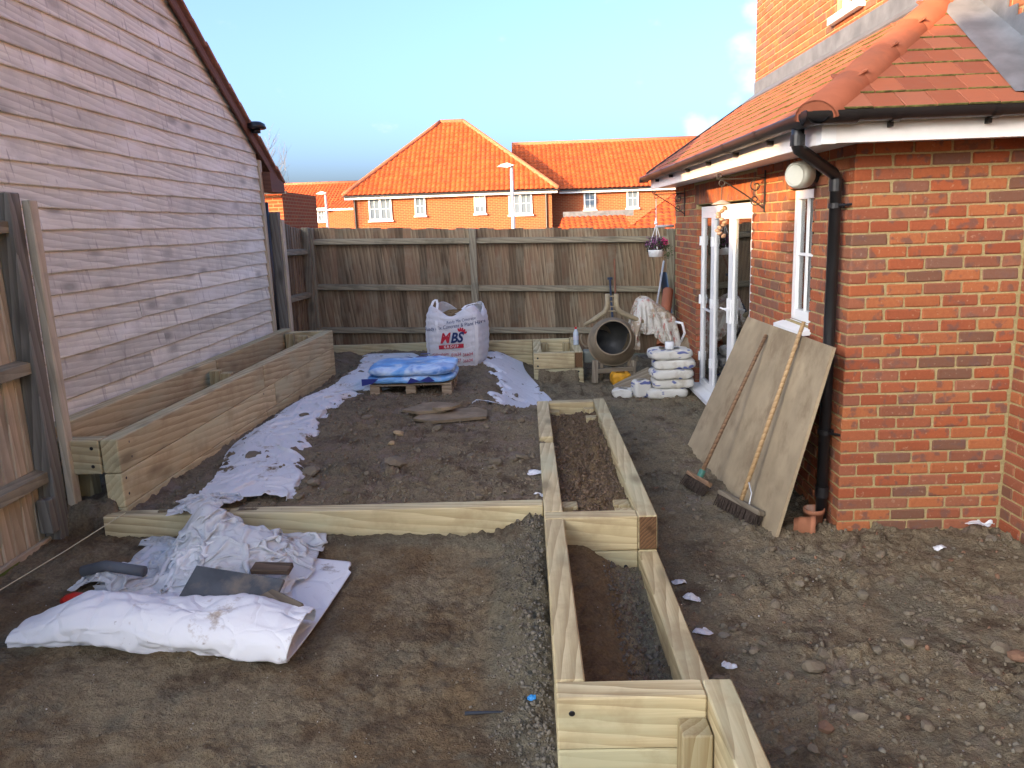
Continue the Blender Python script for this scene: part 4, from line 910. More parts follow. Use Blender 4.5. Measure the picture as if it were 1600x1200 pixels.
M_POLY = m_sheet('clear_polythene', (.86, .87, .87), (.40, .31, .22), .63, 4, trans=.5, rough=.22)
# membrane strip beside the tall bed: laid, walked on and part buried by the spread soil
na, nb = 230, 60; ys = np.linspace(4.42, 10.35, na); us = np.linspace(0, 1, nb)
edge = -2.22+.10*np.sin(ys*1.7)+.05*np.sin(ys*4.1)+.12*sstep(ys, 4.9, 4.4)
wid = .86+.12*np.sin(ys*1.3+1)+.55*sstep(ys, 7.6, 9.0)
X = edge[:, None]+wid[:, None]*us[None]; Y = ys[:, None]+.10*np.sin(us*3)[None]
def mfloor(x, y):
    e = np.interp(y, ys, edge+wid*.56)+.20*fbm(x*2.2, y*2.2, 4, .6); e0 = np.interp(y, ys, edge)
    return floor_z(x, y)+.012+.024*sstep(x, e0+.02, e0+.16)-.11*sstep(x, e-.05, e+.16)
P = np.stack([X, Y+0*X, mfloor(X, Y+0*X)+.05+.13*fbm(X*4.5, Y*4.5, 4, .65)+.03*NR.rand(na, nb)], -1)
P = pbd(P,   .92/nb*1.30, 5.93/na*1.10, mfloor, 70, 6, .0012, .08, fric=.8)
o = sheet_obj('ground_membrane', P, M_SHEETM); tag(o, 'wrinkled muddy white membrane strip beside the tall empty bed', 'membrane')
na, nb = 110, 50; ys2 = np.linspace(7.15, 10.6, na)
edge2 = -.62-.30*sstep(ys2, 8.6, 10.4); right2 = .06+.22*np.exp(-((ys2-8.3)/.55)**2)-.12*sstep(ys2, 9.3, 10.4)
X = edge2[:, None]+(right2-edge2)[:, None]*us.mean()*0+(right2-edge2)[:, None]*np.linspace(0, 1, nb)[None]; Y = ys2[:, None]+0*X
def rfloor(x, y):
    e = np.interp(y, ys2, edge2+.42*(right2-edge2))+.30*fbm(x*1.9+7, y*1.9, 4, .6)
    return floor_z(x, y)+.040-.11*(1-sstep(x, e-.12, e+.06))
P = np.stack([X, Y, rfloor(X, Y)+.03+.05*fbm(X*5, Y*5, 3)], -1); P = pbd(P, .85/nb*1.06, 3.45/na*1.025, rfloor, 60, 5, .0013, .25)
o = sheet_obj('ground_membrane', P, M_SHEET); tag(o, 'smooth white membrane sloping from the bulk bag to the long bed', 'membrane')

# ------------------------------------------------------------------ rolled fleece with rubbish in it
GZ0 = .25
rl_ = thing('rolled_fleece', (-1.85, 3.4, GZ0), 'big white fleece sheet folded over and lying on the brown soil', 'sheet')
A_, B_ = onZ(10, 1004, .26), onZ(424, 1066, .17); A_, B_ = Vector(A_), Vector(B_); ax = (B_-A_); LR = ax.length; ax.normalize(); bk = Vector((-ax.y, ax.x, 0)).normalized()
if bk.y < 0: bk = -bk
NS, NTH = 90, 46; rows = []
for i in range(NS):
    s = i/(NS-1); sx = s*LR
    hgt = .06+.13*sstep(s, -.05, .28)-.03*sstep(s, .7, 1.0)+.008*math.sin(s*9); dep = .08+.075*sstep(s, -.1, .35)
    sk = .10*s                                                     # the free end is drawn back
    row = []
    for j in range(NTH):
        v = j/(NTH-1)                                              # 0 under the front, up over the fold, down behind to the ground
        a = math.pi*(-.36+1.45*v); x = -math.cos(a); z = math.sin(a)
        q = dep*(1+x*(1.0 if x < 0 else 1.05))+sk; zz = hgt*(.44+.56*z)*(1.0 if z > 0 else .9)
        n = .030*perlin(np.array(s*3.2+4), np.array(v*2.5))+.014*perlin(np.array(s*10.), np.array(v*6.))+.006*perlin(np.array(s*26.+v*9), np.array(v*12.))-.016*max(0, .25-abs(float(perlin(np.array(s*4.+v*2), np.array(v*5.-s*2)))))*4*.5-.010*max(0, .2-abs(float(perlin(np.array(s*11.-v*4), np.array(v*7.+s*5)))))*5*.5
        p = A_+ax*(sx+.05*math.sin(v*3)*(1 if s > .9 else 0))+bk*(q+n*1.2)
        gz = float(heights(np.array(p.x), np.array(p.y), False)); row.append((p.x, p.y, gz+max(.004, zz+n)))
    rows.append(row)
sheet_obj('fold', np.array(rows), m_sheet('roll_fleece', (.84, .84, .84), (.42, .34, .26), .615, 3.2, trans=.15), rl_, .004)
# flat part running back from the fold, its corner towards the long bed
c0, c1, c2, c3 = Vector(onZ(436, 1048, .17)), Vector(onZ(560, 884, .22)), Vector(onZ(415, 838, .23)), Vector(A_+ax*.25+bk*.25)
na, nb = 70, 70; S, T = np.meshgrid(np.linspace(0, 1, nb), np.linspace(0, 1, na))
Q = np.array([[(c3*(1-s)*(1-t)+c0*s*(1-t)+c1*s*t+Vector((-2.15, 4.1, .25))*(1-s)*t) for s in np.linspace(0, 1, nb)] for t in np.linspace(0, 1, na)])
Q[..., 2] = floor_z(Q[..., 0], Q[..., 1])+.05+.05*fbm(Q[..., 0]*3, Q[..., 1]*3, 3)+.05*(S > .93)
lx = np.linalg.norm(Q[:, 1:]-Q[:, :-1], axis=-1).mean(); ly = np.linalg.norm(Q[1:]-Q[:-1], axis=-1).mean()
sheet_obj('flat_end', pbd(Q, lx*1.05, ly*1.05, lambda x, y: np.maximum(heights(x, y, False)+.022, heights(x, y)+.004), 60, 5), M_SHEET, rl_, .004)
def crumple(cx, cy, w, d, n, shrink, hump, seed, steps=60, bend=.10, rot=0):
    """a sheet gathered into less room than it needs, so that it buckles, resting over a hump"""
    r = np.random.RandomState(seed); u = np.linspace(-.5, .5, n); U, Vv = np.meshgrid(u, u); ca, sa = math.cos(rot), math.sin(rot)
    X = cx+(U*w*ca-Vv*d*sa); Y = cy+(U*w*sa+Vv*d*ca)
    fl = lambda x, y: np.maximum(floor_z(x, y)+.01, hump(x, y))
    Z = fl(X, Y)+.08+.22*fbm(X*6+seed, Y*6, 4, .65)+.05*r.rand(n, n)
    P = np.stack([X+.10*fbm(X*7, Y*7+seed, 3), Y+.10*fbm(X*7+9, Y*7, 3), Z], -1)
    return pbd(P, w/(n-1)*shrink, d/(n-1)*shrink, fl, steps, 7, .0007, bend, damp=.86, fric=.8)
g_ = lambda x, y, cx, cy, rx, ry, h: h*np.exp(-((x-cx)/rx)**2-((y-cy)/ry)**2)
hump = lambda x, y: .24+g_(x, y, -1.80, 4.08, .15, .14, .25)+g_(x, y, -1.62, 3.86, .34, .22, .15)+g_(x, y, -1.5, 4.02, .22, .16, .10)
po = thing('polythene_heap', (-1.75, 3.95, GZ0), 'crumpled clear polythene heaped on the folded fleece against the long sleeper', 'polythene')
sheet_obj('polythene', crumple(-1.70, 3.93, .98, .62, 90, 1.7, hump, 3), M_POLY, po, .002)
hump2 = lambda x, y: .24+g_(x, y, -1.72, 3.88, .22, .18, .17)+g_(x, y, -1.95, 4.12, .16, .14, .06)
sheet_obj('polythene', crumple(-1.84, 3.83, .72, .46, 64, 1.6, hump2, 8, rot=.3), M_FABRIC, po, .002)
hump3 = lambda x, y: .44+g_(x, y, -1.90, 4.33, .14, .14, .05)
sheet_obj('polythene', crumple(-1.93, 4.36, .34, .32, 44, 1.6, lambda x, y: np.maximum(.24, hump3(x, y)), 12), M_POLY, po, .002)
sheet_obj('polythene', crumple(-2.17, 3.72, .36, .26, 44, 1.6, lambda x, y: .25+g_(x, y, -2.17, 3.72, .14, .12, .10), 15), M_POLY, po, .002)
M_SLATE = m_plain('grey_board', (.075, .083, .092), .6, .3, var=.3, dirt=(.20, .16, .12), dscale=5)
def loose_board(px, py, z, L, W, T, yaw, pitch, mat, label, name='board_offcut', roll=0, cat='board'):
    c = onZ(px, py, z); M = (Euler((0, 0, yaw)).to_matrix() @ Euler((roll, pitch, 0)).to_matrix())
    return tag(plank(None, name, c, (L, W, T), mat, M, .004), label, cat)
loose_board(362, 922, .36, .46, .19, .018, -.18, .10, M_SLATE, 'slate grey board offcut tucked into the white fold', roll=.55)
loose_board(432, 942, .33, .26, .10, .02, -.55, .12, m_wood('old_offcut', (.22, .18, .13), (.17, .13, .09), (.09, .07, .05)), 'weathered brown batten end beside the grey offcut', roll=.4)
loose_board(425, 888, .35, .20, .07, .03, -.10, .0, m_wood('rotten_wood', (.16, .11, .075), (.11, .075, .05), (.05, .035, .025), stain=(.06, .04, .03)), 'rotten timber chunk lying on the white sheet', roll=.2)
tag(build('pipe_offcut', MB().tube([onZ(128, 893, .36), onZ(165, 884, .38), onZ(225, 893, .37)], .028, 10), M_SLATE, smooth=True, at=onZ(165, 890, .33)), 'grey plastic pipe offcut poking out of the polythene', 'pipe')
rb = MB(); p = onZ(118, 940, .29); rb.lathe([(0, .05), (.03, .048), (.05, .03), (.055, .0), (.05, -.03), (.0, -.035)], Matrix.Translation(vec(p)) @ Matrix.Diagonal((1.3, .8, .8, 1)) @ Euler((.3, .9, .5)).to_matrix().to_4x4(), 16)
tag(build('red_tub', rb, m_plain('red_plastic', (.45, .02, .015), .4, .4, var=.15), smooth=True, at=p), 'small red plastic tub tucked behind the white fold', 'tub')
tag(build('string_line', MB().tube([onZ(196, 801, .425), onZ(100, 862, .36), onZ(-10, 928, .33)], .0028, 5), m_plain('string', (.55, .5, .33), .8, .2), at=onZ(196, 801, .425)), 'taut pale string line running from the long sleeper end', 'string')

# ------------------------------------------------------------------ bulk bag, pallet, blue bags
def text_mesh(txt, size, M, shear=0, bold=0, spacing=1):
    cu = bpy.data.curves.new('t', 'FONT'); cu.body = txt; cu.size = size; cu.align_x = 'CENTER'; cu.align_y = 'CENTER'; cu.shear = shear; cu.offset = bold; cu.space_character = spacing; cu.resolution_u = 3
    ob = bpy.data.objects.new('t', cu); COL.objects.link(ob); dg = bpy.context.evaluated_depsgraph_get(); me = bpy.data.meshes.new_from_object(ob.evaluated_get(dg))
    v = [M(p.co.x, p.co.y) for p in me.vertices]; f = [tuple(p.vertices) for p in me.polygons]
    bpy.data.objects.remove(ob); bpy.data.meshes.remove(me); return v, f
bc = np.array(onZ(714, 577, .27)); bc[1] += .36; BA = -.16
bag = thing('bulk_bag', bc, 'open white bulk bag of soil with red and navy lettering', 'bulk bag')
ca, sa = math.cos(BA), math.sin(BA)
def bagp(u, v, off=0):
    """front face: u across in metres, v height"""
    wv_ = .325+.045*math.sin(min(max(v/.78, 0), 1)*math.pi)**.8; k = u/.42
    xx = k*wv_; yf = -wv_*max(.02, 1-abs(xx/wv_*.985)**4.2)**(1/4.2)-off; return (bc[0]+xx*ca-yf*sa, bc[1]+xx*sa+yf*ca, bc[2]+v)
M_BAG = m_sheet('woven_bag', (.74, .74, .76), (.55, .50, .45), .66, 3, trans=.15, rough=.7)
NB_, NVb = 88, 34; rows = []
for j in range(NVb):
    v = j/(NVb-1); zz = .78*v; row = []
    for i in range(NB_):
        a = 2*math.pi*i/NB_; ex = 4.2; cx_, sy_ = math.cos(a), math.sin(a); rr = (abs(cx_)**ex+abs(sy_)**ex)**(-1/ex)
        bul = .325+.045*math.sin(min(v, 1)*math.pi)**.8-.02*(v > .85)*(v-.85)/.15
        x, y = rr*cx_*bul, rr*sy_*bul
        cr_ = .004*math.sin(a*9+v*4)*v+.007*float(perlin(np.array(a*4.), np.array(v*9.)))+.004*math.sin(v*60)
        n = math.hypot(x, y); x += x/n*cr_; y += y/n*cr_
        sag = -.09*v**6*(.5+.5*math.cos(4*(a)))*1.0 if 0 else -.10*(v**5)*abs(math.cos(2*a+math.pi/2*0))**2
        sag = -.13*(v**6)*(math.cos(2*a))**2
        row.append((bc[0]+x*ca-y*sa, bc[1]+x*sa+y*ca, bc[2]+zz+sag))
    rows.append(row)
body = build('body', MB().grid(rows, close_v=True), M_BAG, bag, smooth=True); m = body.modifiers.new('thick', 'SOLIDIFY'); m.thickness = .004; m.offset = 1
rows = []
for j in range(12):
    r_ = j/11*.33; rows.append([(bc[0]+r_*math.cos(a), bc[1]+r_*math.sin(a), bc[2]+.70-.10*(r_/.33)**2+.02*float(perlin(np.array(r_*12), np.array(a*2.5)))+.012*float(perlin(np.array(math.cos(a)*r_*40), np.array(math.sin(a)*r_*40)))) for a in np.linspace(0, 2*math.pi, 40, False)])
build('fill', MB().grid(rows, close_v=True), m_plain('bag_soil', (.20, .13, .06), .95, .1, var=.4, dscale=25, bump=.5), bag)
M_RED = m_plain('red_print', (.48, .03, .05), .7, .2, var=.15, dscale=60); M_NAVY = m_plain('navy_print', (.03, .05, .14), .7, .2, var=.2, dscale=60); M_STRAP = m_plain('webbing', (.78, .78, .78), .8, .2, var=.05)
def sub_div(v, f): return v, f
def bag_text(txt, size, u0, v0, mat, shear=0, bold=0, tilt=.06, sp=1, off=.012):
    mb = MB(); mb.add(*text_mesh(txt, size, lambda x, y: bagp(u0+x, v0+y+tilt*x, off), shear, bold, sp)); build('lettering', mb, mat, body)
bag_text('Ready Mix Concrete & Plant Hire', .062, .04, .535, M_NAVY, tilt=.10); bag_text('Ready Mix Concrete', .05, .16, .605, M_NAVY, tilt=.12)
bag_text('M', .17, -.085, .385, M_RED, .28, .006, off=.013); bag_text('BS', .17, .085, .392, M_NAVY, .28, .006, off=.014)
mb = MB(); P = [[bagp(u, v+.06*u, .012) for v in (.262, .312)] for u in np.linspace(-.175, .185, 12)]; build('print_bar', mb.grid(P), M_RED, body)
bag_text('GROUP', .048, .005, .287, M_STRAP, 0, .001, sp=1.5, off=.016)
mb = MB()                                              # crown-like burst over the S
for k in range(5):
    a = math.radians(118-24*k); c_, s_ = math.cos(a), math.sin(a); cx, cy = .155, .425
    pt = lambda r, w: bagp(cx+r*c_-w*s_, cy+r*s_+w*c_+.06*cx, .013)
    mb.add([pt(.052, -.016), pt(.052, .016), pt(.088, .009), pt(.088, -.009)], [(0, 1, 2, 3)])
mb.add([bagp(.155+r*math.cos(a), .425+.01+r*math.sin(a), .0125) for r in (.040, .066) for a in np.linspace(2.2, .2, 9)], [(i, i+1, 10+i, 9+i) for i in range(8)]); build('print_crown', mb, M_RED, body)
[bag_text(tx, .058, uu, vv, M_RED, tilt=.10) for tx, uu, vv in (('Gillingham:', -.16, .185), ('01634', .07, .185), ('36604', .24, .185), ('Herne Bay:', -.16, .105), ('01227', .07, .105), ('36604', .24, .105))]
for u in (-.355, .36):
    P = [[bagp(u+d, v, .010) for d in (-.018, .018)] for v in np.linspace(.02, .66, 14)]; build('strap', MB().grid(P), M_STRAP, body)
def loop(pts, name='lifting_loop'):
    P = [vec(bagp(*p)) for p in pts]; mb = MB(); side = Vector((ca, sa, 0))*.016
    build(name, MB().grid([[p-side, p+side] for p in P]), M_STRAP, bag).modifiers.new('t', 'SOLIDIFY').thickness = .004
loop([(-.33, .60, .0), (-.34, .74, -.05), (-.31, .83, -.10), (-.27, .85, -.13), (-.24, .80, -.10), (-.22, .68, -.03), (-.20, .56, .012), (-.17, .45, .018)])
loop([(.36, .70, -.05), (.34, .76, -.12), (.22, .74, -.15), (.08, .68, -.16), (-.04, .64, -.18)]); loop([(.34, .70, -.60), (.25, .76, -.55), (.12, .74, -.45), (.02, .66, -.35)])
# pallet and the wrapped blue bags
pz = .345; pl0, pl1 = onZ(580, 619, pz), onZ(705, 618, pz); pw_ = pl1[0]-pl0[0]; pc = np.array([(pl0[0]+pl1[0])/2, (pl0[1]+pl1[1])/2, pz])
pal = thing('timber_pallet', pc, 'small timber pallet under the blue bags', 'pallet'); M_PAL = m_wood('pallet_wood', (.42, .33, .23), (.34, .26, .17), (.22, .16, .10), var=.15)
for dx in (-.42, .0, .42):
    for dy in (0.06, .36, .66): plank(pal, 'block', (pc[0]+dx*pw_/.95, pc[1]+dy, pz+.055), (.10, .10, .09), M_PAL, RX, .004)
    plank(pal, 'bearer', (pc[0]+dx*pw_/.95, pc[1]+.36, pz+.004), (.75, .09, .018), M_PAL, RY, .003)
for k in range(6): plank(pal, 'deck_board', (pc[0], pc[1]+.05+k*.125, pz+.112), (pw_, .10, .018), M_PAL, RX, .003)
bl = thing('plaster_bag_stack', (pc[0], pc[1]+.35, pz+.12), 'stack of blue and white plastic bags shrink-wrapped on the pallet', 'bag stack')
def m_bluebag():
    t = NT('blue_bag', .28, .5); co = t.coord(scale=(1, 1, 1)); n = t.noise(co, 3.2, 3, .5, .8); sp = t.n('ShaderNodeSeparateXYZ'); t.l(co, sp.inputs[0])
    col = t.ramp(n, [(.36, (.12, .34, .72)), (.47, (.20, .46, .82)), (.56, (.55, .70, .88)), (.68, (.10, .26, .62))])
    top = t.math('GREATER_THAN', sp.outputs[2], .185); col = t.mix(t.math('MULTIPLY', top, .8), col, t.ramp(t.noise(co, 4, 3), [(.4, (.78, .80, .85)), (.62, (.35, .55, .85))]))
    t.base(col); t.bump(t.noise(co, 16, 5, .6, .5), .6, .02); return t.m
M_BLUE = m_bluebag()
for k, (dz, hh_, sc_) in enumerate(((0, .085, 1.0), (.075, .095, .985))):
    rows = []
    for j in range(26):
        th = -math.pi/2+math.pi*j/25; row = []
        for i in range(72):
            a = 2*math.pi*i/72; ex = 5; rr = (abs(math.cos(a))**ex+abs(math.sin(a))**ex)**(-1/ex)
            q = math.copysign(abs(math.cos(th))**.35, 1); zz = hh_/2*(1+math.copysign(abs(math.sin(th))**.7, math.sin(th)))
            x, y = rr*math.cos(a)*.5*(pw_+.08)*q*sc_, rr*math.sin(a)*.40*q*sc_
            n = .030*float(perlin(np.array(x*5+k*9), np.array(y*5+zz*8)))+.012*float(perlin(np.array(x*17), np.array(y*17+zz*20)))
            row.append((pc[0]+x*(1+n*.5), pc[1]+.34+y*(1+n*.4), pz+.123+dz+zz+n*.9*(zz > .02)))
        rows.append(row)
    b_ = build('bag', MB().grid(rows, close_v=True), M_BLUE, bl, smooth=True)
M_NAV2 = m_plain('navy_ink', (.02, .03, .20), .35, .4)
def flat_print(pts, z, mat, par): build('print', MB().add([(pc[0]+x, pc[1]+.34+y, pz+z) for x, y in pts], [tuple(range(len(pts)))]), mat, par)
flat_print([(-.10, -.05), (.0, -.14), (.02, -.12), (-.05, -.04)], .352, M_NAV2, bl); flat_print([(.03, -.13), (.06, -.04), (.15, -.04), (.15, -.12)], .353, M_NAV2, bl); flat_print([(.05, .10), (.06, .16), (.16, .16), (.15, .10)], .349, M_NAV2, bl)
fr_ = pc[1]+.34-.40*.99-.026
for pts in ([(-.47, .20), (-.30, .20), (-.36, .15), (-.47, .13)], [(.10, .16), (.20, .21), (.26, .16), (.20, .15)], [(-.02, .14), (.02, .2), (.12, .16)]):
    build('print', MB().add([(pc[0]+x, fr_, pz+z) for x, z in pts], [tuple(range(len(pts)))]), M_NAV2, bl)
# broken slabs
M_SLAB = m_plain('muddy_slab', (.27, .21, .135), .9, .15, var=.25, dirt=(.18, .135, .085), dscale=7, bump=.4)
def rock_slab(px, py, z, w, d, t_, yaw, label, seed, tilt=0):
    c = onZ(px, py, z); r = random.Random(seed); n = 6; top = []; bot = []
    for k in range(n):
        a = 2*math.pi*k/n+r.uniform(-.28, .28); e = (abs(math.cos(a))**4+abs(math.sin(a))**4)**-.25; q = r.uniform(.8, 1.05)
        x, y = w/2*e*math.cos(a)*q, d/2*e*math.sin(a)*q; xr_, yr_ = x*math.cos(yaw)-y*math.sin(yaw), x*math.sin(yaw)+y*math.cos(yaw)
        top.append((c[0]+xr_, c[1]+yr_, c[2]+t_+tilt*x+r.uniform(-.004, .004))); bot.append((c[0]+xr_*.97, c[1]+yr_*.97, c[2]+tilt*x))
    m = MB().add(top+bot+[(c[0], c[1], c[2]+t_+.003), (c[0], c[1], c[2])], [(i, (i+1) % n, 2*n) for i in range(n)]+[(n+(i+1) % n, n+i, 2*n+1) for i in range(n)]+[(n+i, n+(i+1) % n, (i+1) % n, i) for i in range(n)])
    return tag(build('paving_slab', m, M_SLAB, at=c), label, 'slab')
rock_slab(702, 652, .40, .66, .42, .024, .25, 'large muddy paving slab at the bottom of the broken heap', 2)
rock_slab(674, 640, .428, .50, .36, .026, .1, 'broken muddy slab lying across the large one', 5, .02)
rock_slab(697, 638, .458, .30, .16, .026, .3, 'small slab fragment on top of the broken heap', 9, .05)

# ------------------------------------------------------------------ mixer corner
M_BEIGE = m_plain('beige_paint', (.34, .28, .17), .55, .3, var=.15, dirt=(.22, .18, .12), dscale=12)
M_DRUM = m_plain('cement_caked_drum', (.27, .21, .135), .7, .3, var=.2, dirt=(.19, .15, .10), dscale=6, bump=.4)
mc = np.array(onY(957, 534, 9.78)); mxr = thing('cement_mixer', (mc[0], mc[1], .05), 'old cement mixer with caked round drum facing the plot', 'cement mixer')
axm = Vector((-.06, -.90, .33)).normalized(); xm_ = axm.cross(Vector((0, 0, 1))).normalized(); MM = Matrix.Translation(vec(mc)) @ basis(xm_, axm.cross(xm_), axm).to_4x4()
prof = [(.0, -.30), (.12, -.30), (.19, -.26), (.245, -.15), (.29, -.04), (.300, .0), (.296, .035), (.285, .06), (.255, .15), (.215, .235), (.208, .245), (.218, .252), (.222, .245)]
build('drum', MB().lathe(prof+[(.205, .25)], MM, 44), M_DRUM, mxr, smooth=True)
build('drum_inside', MB().lathe([(.205, .2495), (.20, .235), (.24, .15), (.275, .05), (.28, 0), (.22, -.16), (.1, -.27), (0, -.28)], MM, 44), m_plain('shade_dark_drum', (.06, .06, .058), .5, .4, var=.3, dirt=(.08, .075, .065), dscale=7), mxr, smooth=True)  # near-black colour puts the drum's inner shade into the material
build('drum_band', MB().lathe([(.296, -.018), (.309, -.014), (.311, .014), (.298, .018)], MM, 44), M_DRUM, mxr, smooth=True)
for k in range(3):
    a = 2.1*k+.6; P = [[MM @ Vector((r*math.cos(a+t_*.8), r*math.sin(a+t_*.8), -.2+t_*.36)) for r in (.14+.05*t_, .23+.02*math.sin(3*t_))] for t_ in np.linspace(0, 1, 8)]; build('paddle', MB().grid(P), M_DRUM, mxr)
F = lambda x, y, dy=0: onY(x, y, 9.66+dy)
for sgn, pts in ((-1, [(949, 459), (949, 478), (945, 488), (930, 498), (913, 508)]), (1, [(963, 459), (963, 478), (968, 487), (985, 495), (1008, 503)])):
    build('yoke_arm', MB().tube([F(*p) for p in pts], [.030, .032, .034, .032, .022], 10), M_BEIGE, mxr, smooth=True)
for yy in (463, 471, 479, 486): build('yoke_rung', MB().tube([F(948, yy), F(964, yy)], .009, 6), M_BEIGE, mxr)
M_OLDW = m_wood('old_frame_wood', (.25, .21, .15), (.19, .155, .105), (.11, .09, .06), var=.15)
for px in (931, 991):
    a, b = Vector(onY(px, 563, 9.55)), Vector(onZ(px-1, 602, .05)); b.y = 9.52; plank(mxr, 'leg', (a+b)/2, ((b-a).length, .075, .07), M_OLDW, basis((a-b).normalized(), Vector((1, 0, 0)), (a-b).normalized().cross(Vector((1, 0, 0)))))
a, b = Vector(onY(934, 580, 9.50)), Vector(onY(990, 576, 9.50)); plank(mxr, 'cross_bar', (a+b)/2, ((b-a).length, .05, .06), M_OLDW, basis((b-a).normalized(), Vector((0, 1, 0)), (b-a).normalized().cross(Vector((0, 1, 0)))))
build('frame', MB().tube([onY(940, 560, 9.7), onY(940, 596, 9.75)], .025, 8), M_DRUM, mxr, smooth=True)
build('frame', MB().tube([onY(983, 560, 9.7), onY(984, 596, 9.75)], .025, 8), M_DRUM, mxr, smooth=True); build('frame', MB().tube([onY(940, 595, 9.75), onY(984, 595, 9.75)], .025, 8), M_DRUM, mxr, smooth=True); build('axle', MB().tube([vec(mc)-axm*.3, vec(mc)-axm*.36, onY(960, 590, 10.1)], .035, 8), M_DRUM, mxr, smooth=True)
build('motor_box', MB().cbox(.16, .22, .15, .015, Matrix.Translation(vec(onY(921, 556, 9.95)))), m_plain('grey_green_paint', (.20, .21, .17), .6, .3, var=.2), mxr)
build('tilt_wheel', MB().tube([onY(918+10*math.cos(a), 528+14*math.sin(a), 9.9) for a in np.linspace(1.2, 3.6, 10)], .012, 6), M_DRUM, mxr)
tag(build('spade', MB().tube([onY(957, 500, 10.3), onY(953, 436, 11.1)], .014, 8).box(tuple(onY(949, 437, 11.12)-np.array([0, .015, 0])), tuple(onY(957, 433, 11.12)+np.array([0, .015, 0]))).cbox(.16, .02, .25, .004, Matrix.Translation(vec(onY(958, 520, 10.22)))), m_plain('dark_blue_handle', (.03, .045, .07), .5, .3), smooth=False, at=onY(957, 478, 10.3)), 'dark blue handled spade leaning on the fence behind the mixer', 'spade')
tag(build('wooden_stake', MB().tube([onY(962, 480, 10.4), onY(960, 405, 11.15)], .014, 8), m_plain('red_brown_wood', (.20, .09, .05), .8, .2, var=.2), at=onY(962, 480, 10.4)), 'thin red-brown stake standing behind the mixer yoke', 'stake')
def drape(name, par, c, w, d, n, shrink, hump, seed, mat, **k):
    return sheet_obj(name, crumple(c[0], c[1], w, d, n, shrink, hump, seed, **k), mat, par, .003)
dbc = onZ(1030, 590, .05); db = thing('dirty_bulk_bag', (dbc[0], dbc[1]+.3, .05), 'slumped dirty white bulk bag with red print beside the mixer', 'bulk bag')
M_DBAG = m_sheet('dirty_bag', (.62, .60, .53), (.33, .25, .16), .47, 4, trans=.1, rough=.75, red=(.45, .09, .07))
cen = np.array(onY(1026, 545, 9.75)); bx_ = lambda t_, h_, e_: sstep(np.abs(t_), h_+e_, h_-e_*.2)
dhump = lambda x, y: .03+(1.02-.70*(x-cen[0]+.12)*(x > cen[0]-.12)-.25*(cen[0]-.12-x)*(x < cen[0]-.12))*bx_(x-cen[0], .24, .10)*bx_(y-cen[1]-.12, .18, .10)
sheet_obj('body', crumple(cen[0], cen[1]+.10, .86, .72, 72, 1.75, dhump, 31, steps=80, bend=.06), M_DBAG, db, .003)
for i, (a, b) in enumerate(((1052, 522), (1050, 528))): build('loop', MB().tube([onY(1056, 503, 9.6), onY(1066, 505, 9.5), onY(1070, 520, 9.5), onY(1064, 534, 9.55)], .016, 8), M_STRAP, db, smooth=True) if i == 0 else None
def pillow_bag(par, name, c, L, W, Hh, yaw, mat, seed, smooth=True):
    rows = []; r = np.random.RandomState(seed)
    for j in range(15):
        th = -math.pi/2+math.pi*j/14; row = []
        for i in range(40):
            a = 2*math.pi*i/40; ex = 6; rr = (abs(math.cos(a))**ex+abs(math.sin(a))**ex)**(-1/ex); q = max(.02, math.cos(th))**.20
            x, y = rr*math.cos(a)*L/2*q, rr*math.sin(a)*W/2*q; zz = Hh/2*math.copysign(abs(math.sin(th))**.55, math.sin(th))
            n = .012*float(perlin(np.array(x*9+seed*3.1), np.array(y*9+zz*12)))+.006*float(perlin(np.array(x*25+seed), np.array(y*25+zz*30))); pinch = 1-.2*abs(x/(L/2))**6
            row.append((c[0]+(x+n)*math.cos(yaw)-(y+n)*math.sin(yaw), c[1]+(x+n)*math.sin(yaw)+(y+n)*math.cos(yaw), c[2]+Hh/2+zz*pinch+n*1.2))
        rows.append(row)
    return build(name, MB().grid(rows, close_v=True), mat, par, smooth=smooth, at=c)
def m_cement():
    t = NT('cement_bag_paper', .7, .25); co = t.coord(rand=5); sp = t.n('ShaderNodeSeparateXYZ'); t.l(t.coord(), sp.inputs[0])
    n = t.noise(co, 6, 6, .65); col = t.mix(t.ramp(n, [(.52, 0.), (.66, .8)]), (.62, .60, .53), (.40, .35, .26))
    b = t.noise(t.coord(scale=(3, 3, 9), rand=3), 1.6, 2); col = t.mix(t.ramp(b, [(.58, 0.), (.61, .9)]), col, (.05, .075, .26)); t.base(col); t.bump(t.noise(co, 30, 4), .4, .006); return t.m
M_CEM = m_cement(); sb0 = onZ(1052, 622, .04); labs = ['lowest cement bag standing on the soil', 'second cement bag up from the soil', 'middle cement bag with navy print band', 'fourth cement bag up, navy edge showing', 'top cement bag carrying a small white tub']
for k in range(5):
    tag(pillow_bag(None, 'cement_bag', (sb0[0]+(-.06, .02, .0, .03, -.01)[k], sb0[1]+.17+(0, .02, -.01, .01, .03)[k], .03+k*.108), .47, .34, .110, (.05, -.06, .03, -.03, .10)[k], M_CEM, k+1), labs[k]+' in the stack by the patio door', 'cement bag', 'stack of cement bags')
tb = onY(1046, 541, float(sb0[1])+.1); tag(build('white_tub', MB().lathe([(0, 0), (.045, 0), (.05, .01), (.05, .07), (.045, .08), (0, .08)], Matrix.Translation((tb[0], tb[1], .03+5*.108+.01)), 18), M_WHITE, smooth=True, at=(tb[0], tb[1], .58)), 'small white tub on top of the cement bags', 'tub')
ob = onZ(970, 601, .05); tag(pillow_bag(None, 'yellow_bag', (ob[0], ob[1]+.02, .05), .24, .2, .15, .1, m_plain('orange_yellow_pack', (.62, .30, .02), .5, .3, var=.3, dscale=14), 11), 'orange-yellow bag under the mixer frame', 'bag')
